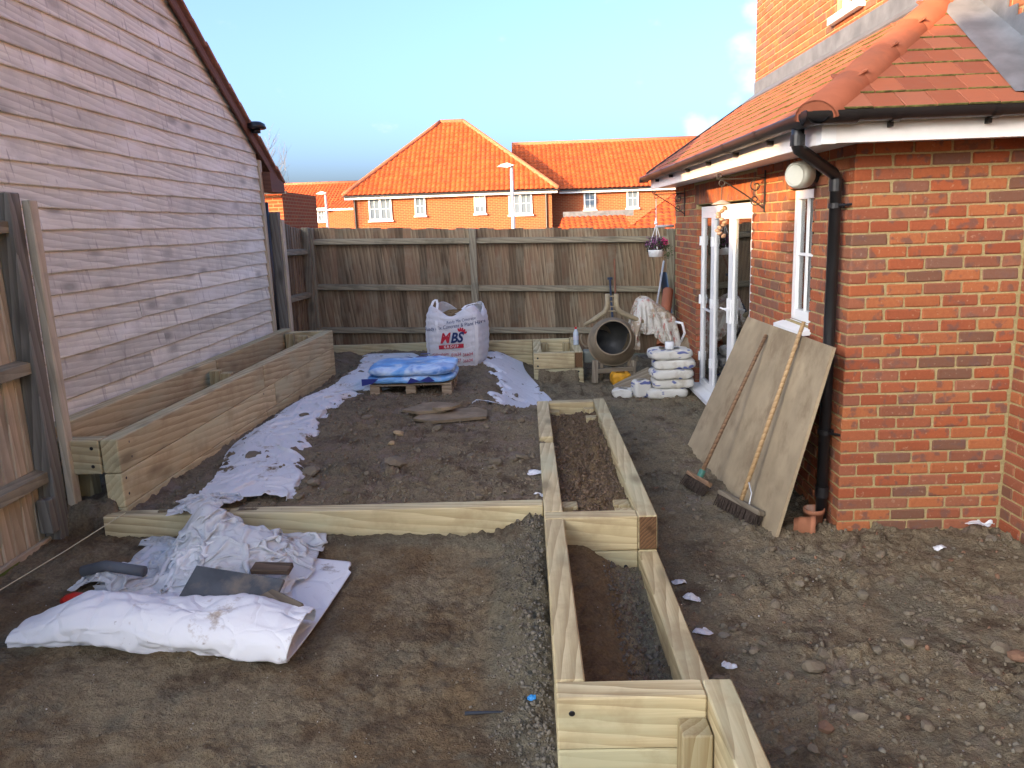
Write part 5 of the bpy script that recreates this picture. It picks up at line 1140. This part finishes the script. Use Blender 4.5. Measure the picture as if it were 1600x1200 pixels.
a, b = Vector(onY(966, 612, 9.0)), Vector(onY(1016, 586, 9.05)); x = (b-a).normalized()
tag(plank(None, 'plank_offcut', (a+b)/2, ((b-a).length+.05, .20, .035), M_OLDW, basis(x, Vector((0, .55, .83)).cross(x).cross(x).normalized()*-1, x.cross(Vector((0, .55, .83)).cross(x).cross(x).normalized()*-1))), 'tilted muddy plank resting on small bags in front of the mixer', 'plank')
wb = onZ(1003, 621, .04); tag(pillow_bag(None, 'white_sack', (wb[0], wb[1]+.08, .03), .20, .18, .20, .2, M_CEM, 21), 'small white sack propping the tilted plank', 'sack')
wb = onZ(972, 621, .04); tag(pillow_bag(None, 'blue_white_sack', (wb[0]+.02, wb[1]+.08, .03), .24, .16, .10, -.3, M_CEM, 25), 'flat white and navy sack under the plank end', 'sack')
cp = MB(); p0, p1 = Vector(onY(1038, 505, 9.9)), Vector(onY(1044, 454, 10.25)); dd = (p1-p0).normalized(); Mx = Matrix.Translation(p0) @ dd.to_track_quat('Z', 'Y').to_matrix().to_4x4(); Lc = (p1-p0).length
tag(build('clay_pipe', cp.lathe([(.068, -.35), (.068, Lc), (.055, Lc), (.055, -.35)], Mx, 22), m_plain('terracotta_pipe', (.36, .13, .065), .7, .3, var=.1), smooth=True, at=p0), 'orange clay drain pipe leaning in the wall corner', 'pipe')
p0, p1 = Vector(onY(1046, 500, 10.5)), Vector(onY(1036, 428, 10.9)); tag(build('black_pipe', MB().tube([p0+(p0-p1)*.7, p0, p1], .052, 14), M_BLACK, smooth=True, at=p0), 'black plastic pipe leaning behind the clay pipe', 'pipe')
tag(build('metal_pole', MB().tube([onY(1022, 505, 9.9), onY(1037, 408, 10.6)], .012, 8), M_GALV, at=onY(1022, 505, 9.9)), 'thin grey metal pole leaning below the hanging basket', 'pole')
a, b = Vector(onY(1066, 553, 9.3)), Vector(onY(1077, 528, 9.5)); tag(plank(None, 'stone_slab', (a+b)/2+Vector((0, .03, -.08)), (.34, .26, .035), M_SLAB, Euler((.2, -1.15, .2)).to_matrix(), .006), 'grey slab leaning behind the cement bags', 'slab')
bt = np.array([XR-.05, 10.25, TZ]); wbm = thing('water_bottle', bt, 'clear plastic water bottle with red cap on the small bed edge', 'bottle')
M_PET = m_plain('clear_pet', (.55, .62, .68), .12, .6); build('bottle', MB().lathe([(0, .0), (.034, .002), (.036, .02), (.034, .06), (.036, .12), (.035, .16), (.016, .205), (.013, .215), (0, .215)], Matrix.Translation(vec(bt)), 18), M_PET, wbm, smooth=True)
build('cap', MB().lathe([(.0155, .212), (.0155, .24), (0, .241)], Matrix.Translation(vec(bt)), 14), m_plain('red_cap', (.55, .02, .02), .4, .4), wbm); build('label_band', MB().lathe([(.0372, .07), (.0372, .125)], Matrix.Translation(vec(bt)), 18), m_plain('bottle_label', (.6, .6, .68), .5, .3), wbm)

# ------------------------------------------------------------------ leaning board and brooms
bBL, bBR, bTL, bTR = (np.array(p) for p in ((1.40, 6.83, -.01), (1.515, 4.68, -.01), (1.905, 6.80, 1.15), (1.815, 4.65, 1.22)))
def bsurf(s_, t_): return (bBL*(1-s_)+bBR*s_)*(1-t_)+(bTL*(1-s_)+bTR*s_)*t_
M_PLY = m_plain('muddy_plywood', (.36, .285, .18), .9, .15, var=.18, dirt=(.22, .165, .10), dscale=3.6, bump=.5)
brow = [[bsurf(s_, t_) for t_ in np.linspace(0, 1, 9)] for s_ in np.linspace(0, 1, 15)]; bnrm = np.cross(bBR-bBL, bTL-bBL); bnrm /= np.linalg.norm(bnrm); bnrm = bnrm if bnrm[0] < 0 else -bnrm
bd = build('plywood_board', MB().grid(brow), M_PLY, at=(bBL+bBR)/2); tag(bd, 'large muddy plywood board leaning against the brick wall', 'board'); k_ = bd.modifiers.new('thick', 'SOLIDIFY'); k_.thickness = .02; k_.offset = 0
def on_board(px, py, off):
    best = min(((proj(bsurf(a_, b_))[0]-px)**2+(proj(bsurf(a_, b_))[1]-py)**2, a_, b_) for a_ in np.linspace(0, 1, 80) for b_ in np.linspace(0, 1.1, 80))
    return Vector(bsurf(best[1], best[2])+bnrm*(.012+off))
M_HANDLE = m_wood('broom_handle', (.45, .31, .16), (.38, .25, .12), (.27, .17, .08), knots=False); M_HAND2 = m_wood('old_handle', (.26, .16, .09), (.20, .12, .065), (.12, .07, .04), knots=False); M_BRIS = m_plain('bristle', (.06, .045, .035), .9, .1, var=.4, dscale=60, bump=.6)
def broom(head_px, tip_px, hdir, L, hm, headmat, label, W=.09, collar=None):
    hc = Vector(onZ(*head_px, .10)); tp = on_board(*tip_px, .02); t = thing('broom', (hc.x, hc.y, .02), label, 'broom', None)
    d = Vector((*hdir, 0)).normalized(); sh_ = (tp-hc).normalized(); zz = (sh_-d*sh_.dot(d)).normalized(); yy = zz.cross(d)
    build('handle', MB().tube([hc+sh_*.01, hc+(tp-hc)*.5, tp], [.0155, .0150, .0135], 10), hm, t, smooth=True)
    plank(t, 'stock', hc, (L, W*.62, .035), headmat, basis(d, yy, zz), .006)
    br_ = MB(); r = random.Random(3)
    for i in range(int(L/.0125)):
        for j in range(5):
            q = hc+d*(-L/2+.01+i*.0125)+yy*((j-2)*W*.13)-zz*.015; e = q-zz*.085+Vector((r.uniform(-.012, .012), r.uniform(-.012, .012), 0)); br_.tube([q, e], [.0052, .004], 4)
    build('bristles', br_, M_BRIS, t)
    if collar is not None: build('collar', MB().tube([hc+sh_*.0, hc+sh_*.07], .024, 10), collar, t)
    else: build('stay', MB().tube([hc+d*.09+zz*.015, hc+d*.075+sh_*.09, hc+sh_*.16], .005, 6), M_GALV, t)
broom((1092, 748), (1203, 525), (.30, -.95), .30, M_HAND2, M_HAND2, 'small broom with dark handle and green collar on the board', .085, m_plain('green_plastic', (.05, .16, .12), .5, .3))
broom((1157, 785), (1264, 505), (.34, -.94), .46, M_HANDLE, M_OLDW, 'wide yard broom with pale handle leaning on the board', .10)
M_TERRA = m_plain('terracotta', (.36, .15, .08), .8, .2, var=.2, dirt=(.45, .38, .30), dscale=9)
potp = [(0, 0), (.045, 0), (.062, .10), (.066, .10), (.068, .13), (.060, .13), (.055, .03), (0, .02)]
pp = onZ(1273, 826, .0); tag(build('flower_pot', MB().lathe(potp, Matrix.Translation((pp[0], pp[1]+.03, 0)), 20), M_TERRA, smooth=True, at=(pp[0], pp[1], 0)), 'upright terracotta flower pot behind the leaning board', 'pot')
pp = onZ(1250, 828, .03); tag(build('flower_pot', MB().lathe(potp, Matrix.Translation((pp[0]-.03, pp[1]+.03, .055)) @ Euler((1.57, 0, 1.2)).to_matrix().to_4x4(), 20), M_TERRA, smooth=True, at=(pp[0], pp[1], 0)), 'terracotta flower pot fallen on its side under the board', 'pot')

# ------------------------------------------------------------------ on the house wall
def scroll(c, r0, r1, a0, turns, ydir=0, n=22): return [(c[0]+(r0+(r1-r0)*t_)*math.cos(a0+turns*2*math.pi*t_), c[1], c[2]+(r0+(r1-r0)*t_)*math.sin(a0+turns*2*math.pi*t_)) for t_ in np.linspace(0, 1, n)]
def bracket(y, zt, label, L=.36, H=.30):
    t = thing('hanging_bracket', (XW-.003, y, zt-H/2), label, 'bracket', 'wrought iron brackets'); x = XW-.008
    build('back_bar', MB().box((x-.004, y-.009, zt-H), (x+.006, y+.009, zt+.03)), M_IRON, t)
    build('arm', MB().tube([(x, y, zt-.03), (x-L, y, zt-.03)]+scroll((x-L, y, zt-.005), .025, .008, -1.57, -1.1), .006, 6), M_IRON, t)
    build('brace', MB().tube([(x, y, zt-H+.03), (x-L*.45, y, zt-.15), (x-L*.95, y, zt-.035)], .006, 6), M_IRON, t)
    build('scroll', MB().tube(scroll((x-.07, y, zt-.09), .05, .012, 1.57, 1.2), .005, 6).tube(scroll((x-.075, y, zt-.2), .045, .012, -.5, -1.1), .005, 6), M_IRON, t)
    build('hook', MB().tube([(x-L+.02, y, zt-.035)]+scroll((x-L+.02, y, zt-.06), .022, .022, 1.57, .8), .005, 6), M_IRON, t); return (x-L+.02, y, zt-.085)
h1 = bracket(9.72, float(onX(1071, 298, XW)[2]), 'black scrolled bracket on the far pier holding the hanging basket')
h2 = bracket(6.50, float(onX(1195, 272, XW)[2]), 'black scrolled bracket holding the shell wind chime above the doors')
hb = thing('hanging_basket', (h1[0], h1[1], 1.4), 'white hanging basket of purple and pink flowers by the house corner', 'hanging basket'); bz = float(onY(1025, 400, h1[1])[2]); bxp = float(onY(1025, 390, h1[1])[0])
build('basket', MB().lathe([(.055, 0), (.085, .004), (.095, .075), (.098, .085), (.09, .085), (.08, .02), (0, .015)], Matrix.Translation((bxp, h1[1], bz-.01)), 20), M_WHITE, hb, smooth=True)
build('hanger', MB().tube([(h1[0], h1[1], h1[2]), (bxp, h1[1], bz+.46)], .004, 5).tube([(bxp, h1[1], bz+.46), (bxp, h1[1], bz+.38)], [.006, .022], 8).tube([(bxp, h1[1], bz+.38), (bxp-.09, h1[1], bz+.08)], .0045, 5).tube([(bxp, h1[1], bz+.38), (bxp+.09, h1[1], bz+.08)], .0045, 5).tube([(bxp, h1[1], bz+.38), (bxp, h1[1]-.09, bz+.08)], .0045, 5), M_WHITE, hb)
def leaf_cloud(name, c, rad, n, size, mat, par, seed, squash=(1, 1, 1), droop=0):
    r = np.random.RandomState(seed); d = r.normal(size=(n, 3)); d /= np.linalg.norm(d, axis=1)[:, None]; p = np.array(c)+d*(rad*r.uniform(.35, 1, (n, 1))**.6)*np.array(squash); p[:, 2] -= droop*r.rand(n)*(np.abs(d[:, 0]) > .5)
    a = r.normal(size=(n, 3)); a /= np.linalg.norm(a, axis=1)[:, None]; b = np.cross(a, d); b /= np.linalg.norm(b, axis=1)[:, None]+1e-6; s = size*r.uniform(.6, 1.3, (n, 1))
    Vv = np.stack([p-a*s, p-b*s*.5+d*s*.2, p+a*s, p+b*s*.5+d*s*.2], 1).reshape(-1, 3); b_ = base_of(par); Vv = Vv-np.array(b_)
    me = fast_mesh(name, Vv, np.arange(4*n).reshape(n, 4)); me.materials.append(mat); o = bpy.data.objects.new(name, me); COL.objects.link(o); o.parent = par; return o
leaf_cloud('foliage', (bxp, h1[1], bz+.14), .12, 420, .018, m_plain('dark_leaf', (.035, .05, .025), .7, .3, var=.4), hb, 1, (1.15, 1, .8), .05)
leaf_cloud('flowers', (bxp-.02, h1[1]-.02, bz+.16), .12, 260, .013, m_plain('purple_bloom', (.20, .07, .16), .7, .2, var=.4), hb, 2, (1.1, 1, .8)); leaf_cloud('flowers', (bxp+.10, h1[1]-.03, bz+.17), .05, 60, .016, m_plain('pink_bloom', (.55, .05, .17), .7, .2, var=.3), hb, 3)
leaf_cloud('foliage', (bxp+.14, h1[1], bz+.05), .07, 90, .016, m_plain('trailing_leaf', (.06, .08, .03), .7, .3, var=.4), hb, 4, (1, 1, 1.3))
wc = thing('wind_chime', (h2[0], h2[1], h2[2]-.3), 'shell wind chime under a white dish hanging by the patio doors', 'wind chime')
build('dish', MB().lathe([(0, .035), (.02, .03), (.07, .008), (.085, .0), (.07, .002), (0, .02)], Matrix.Translation((h2[0], h2[1], h2[2]-.14)), 20), m_plain('old_white', (.34, .31, .26), .7, .2), wc, smooth=True)
build('cord', MB().tube([(h2[0], h2[1], h2[2]), (h2[0], h2[1], h2[2]-.13)], .004, 5), M_IRON, wc); r = random.Random(2)
M_SHELL = m_plain('shell', (.30, .21, .14), .5, .4, var=.25)
for k in range(11):
    a = k*1.15; q = (h2[0]+.028*math.cos(a), h2[1]+.028*math.sin(a), h2[2]-.17-.022*k); build('shell', MB().lathe([(0, -.016), (.017, -.010), (.024, .0), (.017, .010), (0, .016)], Matrix.Translation(q) @ Euler((r.uniform(-.6, .6), r.uniform(-.6, .6), 0)).to_matrix().to_4x4(), 10), M_SHELL, wc, smooth=True)
ay = float(onX(1252, 273, XW-.12)[1])+.03; az = float(onX(1252, 273, XW-.12)[2]); al = thing('security_light', (XW, ay, az), 'round cream security light fixed above the narrow window', 'security light'); M_CREAM = m_plain('cream_plastic', (.62, .62, .53), .4, .4, var=.04)
ad = Vector((-.80, -.55, -.08)).normalized(); Ma = Matrix.Translation((XW-.135, ay-.03, az)) @ ad.to_track_quat('Z', 'Y').to_matrix().to_4x4()
build('dome', MB().lathe([(0, .052), (.05, .05), (.072, .044), (.085, .03), (.088, .0), (.088, -.055), (.075, -.07), (0, -.07)], Ma, 28), M_CREAM, al, smooth=True); build('rim', MB().lathe([(.066, .0475), (.070, .052), (.074, .046)], Ma, 28), M_CREAM, al)
build('arm', MB().tube([Ma @ Vector((0, 0, -.06)), (XW-.02, ay+.02, az), (XW-.001, ay+.02, az)], [.05, .045, .055], 12), M_IRON, al, smooth=True)
tag(build('wall_rod', MB().tube([onX(1053, 353, XW-.01), onX(1053, 353, XW-.01)+np.array([-.22, 0, .0])], .018, 10), M_GALV, smooth=True, at=onX(1053, 353, XW-.01)), 'short grey rod sticking out of the house corner by the basket', 'rod')

# ------------------------------------------------------------------ stones, gravel, litter
ico = bmesh.new(); bmesh.ops.create_icosphere(ico, subdivisions=2, radius=1); iv = np.array([v.co[:] for v in ico.verts]); ifc = [tuple(v.index for v in f.verts) for f in ico.faces]; ico.free()
ico = bmesh.new(); bmesh.ops.create_icosphere(ico, subdivisions=1, radius=1); jv = np.array([v.co[:] for v in ico.verts]); jf = np.array([[v.index for v in f.verts] for f in ico.faces]); ico.free()
def m_stone(name, cols):
    t = NT(name, .9, .2); co = t.coord(rand=9); r = t.rnd(); n = t.noise(co, 30, 5, .7)
    col = t.ramp(r, [(i/len(cols), c) for i, c in enumerate(cols)], 'CONSTANT'); t.base(t.mix(t.ramp(n, [(.35, 0.), (.7, .6)]), col, (.15, .118, .082))); t.bump(n, .5, .006); return t.m
M_STONE = m_stone('field_stone', [(.20, .17, .118), (.165, .14, .095), (.235, .20, .14), (.185, .15, .102), (.23, .12, .07), (.205, .185, .14), (.155, .13, .09), (.185, .156, .106), (.21, .176, .12), (.18, .155, .108)])
M_CLOD = m_stone('soil_clod', [(.19, .158, .108), (.16, .132, .09), (.215, .178, .122), (.175, .142, .096)])
def rock_mesh(seed, mat, cut=.25):
    r = np.random.RandomState(seed); v = iv.copy()
    for k in range(9):
        n = r.normal(size=3); n /= np.linalg.norm(n); lim = r.uniform(.55, .95); d = v @ n; v = v-np.outer(np.maximum(d-lim, 0), n)
    v *= (1+.10*r.normal(size=(len(v), 1))*.6); me = bpy.data.meshes.new('stone'); me.from_pydata([tuple(p) for p in v], [], ifc); me.materials.append(mat); me.update(); return me
st_m = [rock_mesh(i, M_STONE) for i in range(7)]; cl_m = [rock_mesh(20+i, M_CLOD) for i in range(6)]
def stone(px, py, zg, wpx, label, group, meshes, name='stone', flat=.7, seed=None, at=None):
    c = onZ(px, py, zg) if at is None else np.array(at); r = random.Random(seed if seed is not None else int(px*7+py)); s = wpx/FPX*depth(c)/2 if wpx > 1 else wpx
    c[2] = float(heights(np.array(c[0]), np.array(c[1])))
    o = place(name, r.choice(meshes), None, c+np.array([0, 0, s*.25])); o.rotation_euler = (r.uniform(-.3, .3), r.uniform(-.3, .3), r.uniform(0, 6.28)); o.scale = (s*r.uniform(.9, 1.15), s*r.uniform(.75, 1), s*flat*r.uniform(.8, 1.1)); return tag(o, label, 'stone', group)
for px, py, wp, lab in ((1462, 822, 30, 'big grey stone against the foot of the brick wall'), (1480, 820, 26, 'tan stone touching the big grey stone by the wall'), (1547, 847, 20, 'rounded grey stone near the white scrap by the wall'), (1464, 890, 26, 'flat-topped brown stone in the rubble with a rusty spot'), (1390, 913, 24, 'smooth pale oval stone in the rubble'),
                        (1346, 905, 24, 'angular brown stone beside the pale oval one'), (1348, 935, 26, 'pale squarish stone below the angular brown one'), (1420, 1010, 34, 'pointed two-part stone in the middle of the rubble'), (1270, 1048, 38, 'long dark red-brown stone in the rubble'), (1562, 1013, 32, 'brick-red fragment in the rubble'),
                        (1592, 1030, 40, 'large grey stone half sunk in the rubble'), (1340, 1125, 34, 'dark rounded stone near the planter end'), (1205, 862, 24, 'grey cobble beside the board corner'), (1310, 870, 30, 'long tan stone lying near the wall corner'), (1290, 1145, 30, 'wide muddy stone sunk in the rubble')):
    stone(px, py, .0, wp, lab, None, st_m, flat=.6)
for px, py, wp, lab, ms in ((618, 735, 38, 'dark broken clod lying alone on the raised soil', cl_m), (625, 686, 22, 'pale yellow flat stone on the raised soil', None), (612, 701, 16, 'small yellow stone beside the flat pale one', None), (486, 750, 32, 'angular clod near the membrane', cl_m), (395, 730, 40, 'brown clod at the membrane edge', cl_m)):
    o = stone(px, py, .37, wp, lab, None, ms or st_m, 'stone', .45)
    if ms is None:
        me = o.data.copy(); me.materials.clear(); me.materials.append(m_plain('yellow_stone', (.42, .31, .17), .8, .2, var=.15)); o.data = me
r = random.Random(77); kk = 0
while kk < 150:
    x, y = r.uniform(.75, 2.9), r.uniform(2.3, 8.5)
    if x > 1.5 and y > 4.6 or r.random() > 3.2/y**1.2 and y > 3: continue
    cl_ = kk % 3 > 0; stone(0, 0, 0, r.choice((.014, .018, .022, .028, .034)), 'earthy brown clod among the loose rubble beside the house' if cl_ else 'small hard stone among the loose rubble beside the house', 'clods in the rubble' if cl_ else 'stones in the rubble', cl_m if cl_ else st_m, name='soil_clod' if cl_ else 'stone', flat=.55, seed=kk, at=(x, y, 0)); kk += 1
kk = 0
while kk < 75:
    x, y = r.uniform(-2.0, .0), r.uniform(4.5, 9.6); w_ = min(1, max(0, (x+2)/.4))
    if (-1.8 < x < -.6 and 7.9 < y < 8.9): continue
    if r.random() > .35+.65*(abs(x+1) > .5): continue
    stone(0, 0, 0, r.choice((.016, .02, .028, .035, .05)), 'clod of dug soil on the raised plot behind the long sleeper', 'clods on the raised plot', cl_m, name='soil_clod', flat=.6, seed=900+kk, at=(x, y, 0)); kk += 1
def gravel(name, n, xr, yr, smin, smax, mat, label, keep=None, seed=1):
    q = np.random.RandomState(seed); x = q.uniform(*xr, n*3); u = q.rand(n*3); y = yr[0]*(yr[1]/yr[0])**u
    k = np.ones(len(x), bool) if keep is None else keep(x, y); x, y = x[k][:n], y[k][:n]; n = len(x); z = heights(x, y)
    s = smin*(smax/smin)**(q.rand(n)**2.2); S = s[:, None, None]*q.uniform(.6, 1.2, (n, 1, 3)); a = q.uniform(0, 6.28, n); ca_, sa_ = np.cos(a), np.sin(a)
    v = jv[None]*(1+.22*q.normal(size=(n, len(jv), 1)))*S; v = np.stack([v[..., 0]*ca_[:, None]-v[..., 1]*sa_[:, None], v[..., 0]*sa_[:, None]+v[..., 1]*ca_[:, None], v[..., 2]], -1)+np.stack([x, y, z+s*.2], -1)[:, None]
    F = (jf[None]+(np.arange(n)*len(jv))[:, None, None]).reshape(-1, 3); me = fast_mesh(name, v.reshape(-1, 3), F); me.materials.append(mat); o = bpy.data.objects.new(name, me); COL.objects.link(o); return tag(o, label, 'gravel', kind='stuff')
gravel('gravel', 4200, (.70, 3.0), (2.25, 10.5), .0035, .016, M_STONE, 'fine rubble and gravel over the soil beside the house', lambda x, y: (x < 1.95) | (y < 4.75), 1)
gravel('crumbs', 5500, (-2.3, .05), (4.45, 10.6), .004, .02, M_CLOD, 'loose soil crumbs over the raised plot', None, 2)
gravel('crumbs', 3000, (-2.8, .05), (2.2, 4.25), .0018, .0075, M_CLOD, 'loose soil crumbs over the trodden brown soil', None, 3)
gravel('crumbs', 2200, (-.28, .05), (2.2, 4.25), .003, .012, m_stone('grey_crumb', [(.15, .135, .105), (.12, .108, .084), (.18, .16, .125)]), 'grey clay crumbs banked against the stepped bed', lambda x, y: np.random.RandomState(1).rand(len(x)) < np.exp(-((x-.03)/.13)**2), 4)
gravel('crumbs', 5200, (.17, .56), (4.2, 6.88), .003, .016, m_stone('red_loam', [(.13, .083, .05), (.10, .064, .04), (.155, .10, .062)]), 'crumbly red-brown soil filling the long bed', None, 5)
gravel('crumbs', 1500, (.17, .56), (2.55, 4.05), .003, .014, m_stone('grey_loam', [(.115, .10, .082), (.09, .078, .062), (.10, .065, .047)]), 'grey clay crumbs inside the stepped bed', lambda x, y: x > .36, 6)
gravel('gravel', 260, (-2.7, 3.0), (2.25, 6), .002, .0045, m_plain('white_grit', (.62, .60, .55), .8, .2), 'scattered white grit specks on the soil', None, 7)
def scrap(px, py, z, w_, mat, label, seed, name='plastic_scrap', asp=.7):
    c = onZ(px, py, z); h = lambda x, y: heights(x, y)+g_(x, y, c[0], c[1], w_*.3, w_*.3, w_*.25)
    n = 14; u = np.linspace(-.5, .5, n); U, Vv = np.meshgrid(u*2, u*2); U, Vv = U*np.sqrt(1-Vv**2/2)*.5, Vv*np.sqrt(1-U**2/2)*.5; an = np.arctan2(Vv, U); R_ = 1+.45*np.sin(an*3+seed)*np.cos(an*2+seed*2)+.3*np.sin(an*7+seed*3); X = c[0]+U*w_*R_; Y = c[1]+Vv*w_*asp*R_
    P = np.stack([X, Y, h(X, Y)+.02+.25*w_*fbm(X*14+seed, Y*14, 3)], -1); P = pbd(P, w_/(n-1)*1.25, w_*asp/(n-1)*1.25, h, 25, 4, .001, .2)
    o = sheet_obj(name, P, mat, None, .0015); return tag(o, label, 'litter')
M_SCR = m_sheet('white_scrap', (.80, .81, .83), (.4, .34, .28), .66, 9, trans=.2)
for a in ((1525, 822, .0, .26, 'white plastic scrap standing against the brick wall foot', 1), (1468, 859, .0, .08, 'tiny white scrap on the rubble below the wall', 2), (1345, 816, .02, .07, 'crumpled grey wrapper at the wall corner', 3), (1138, 1042, .02, .06, 'blue and white wrapper scrap beside the stepped bed', 4), (1080, 930, .02, .10, 'torn film strip lying along the stepped bed', 5), (1098, 985, .02, .09, 'second torn film strip lower along the stepped bed', 6), (1062, 906, .02, .08, 'curl of pale film near the sleeper end', 7), (838, 738, .38, .10, 'white membrane tail poking out beside the long bed', 8), (843, 777, .38, .06, 'white scrap in the corner of sleeper and long bed', 9)):
    scrap(a[0], a[1], a[2], a[3], M_SCR, a[4], a[5])
scrap(830, 1083, .22, .03, m_plain('blue_scrap', (.03, .22, .5), .5, .3), 'tiny bright blue scrap on the grey clay', 10)
tag(build('black_stake', MB().tube([onZ(726, 1115, .16), onZ(790, 1112, .155)], [.008, .003], 6), M_BLACK, at=onZ(726, 1115, .15)), 'thin black plastic peg lying on the trodden soil', 'peg')
na, nb = 60, 8; P = np.array([[(XR+.012+.03*t_+.012*math.sin(s*31), 2.6+s*2.3, .10-.10*t_+.01*math.sin(s*47+t_*3)) for t_ in np.linspace(0, 1, nb)] for s in np.linspace(0, 1, na)])
tag(sheet_obj('black_membrane', P, m_plain('black_sheet', (.025, .026, .03), .5, .4, var=.2), None, .002), 'black plastic membrane edge along the outside of the stepped bed', 'membrane')
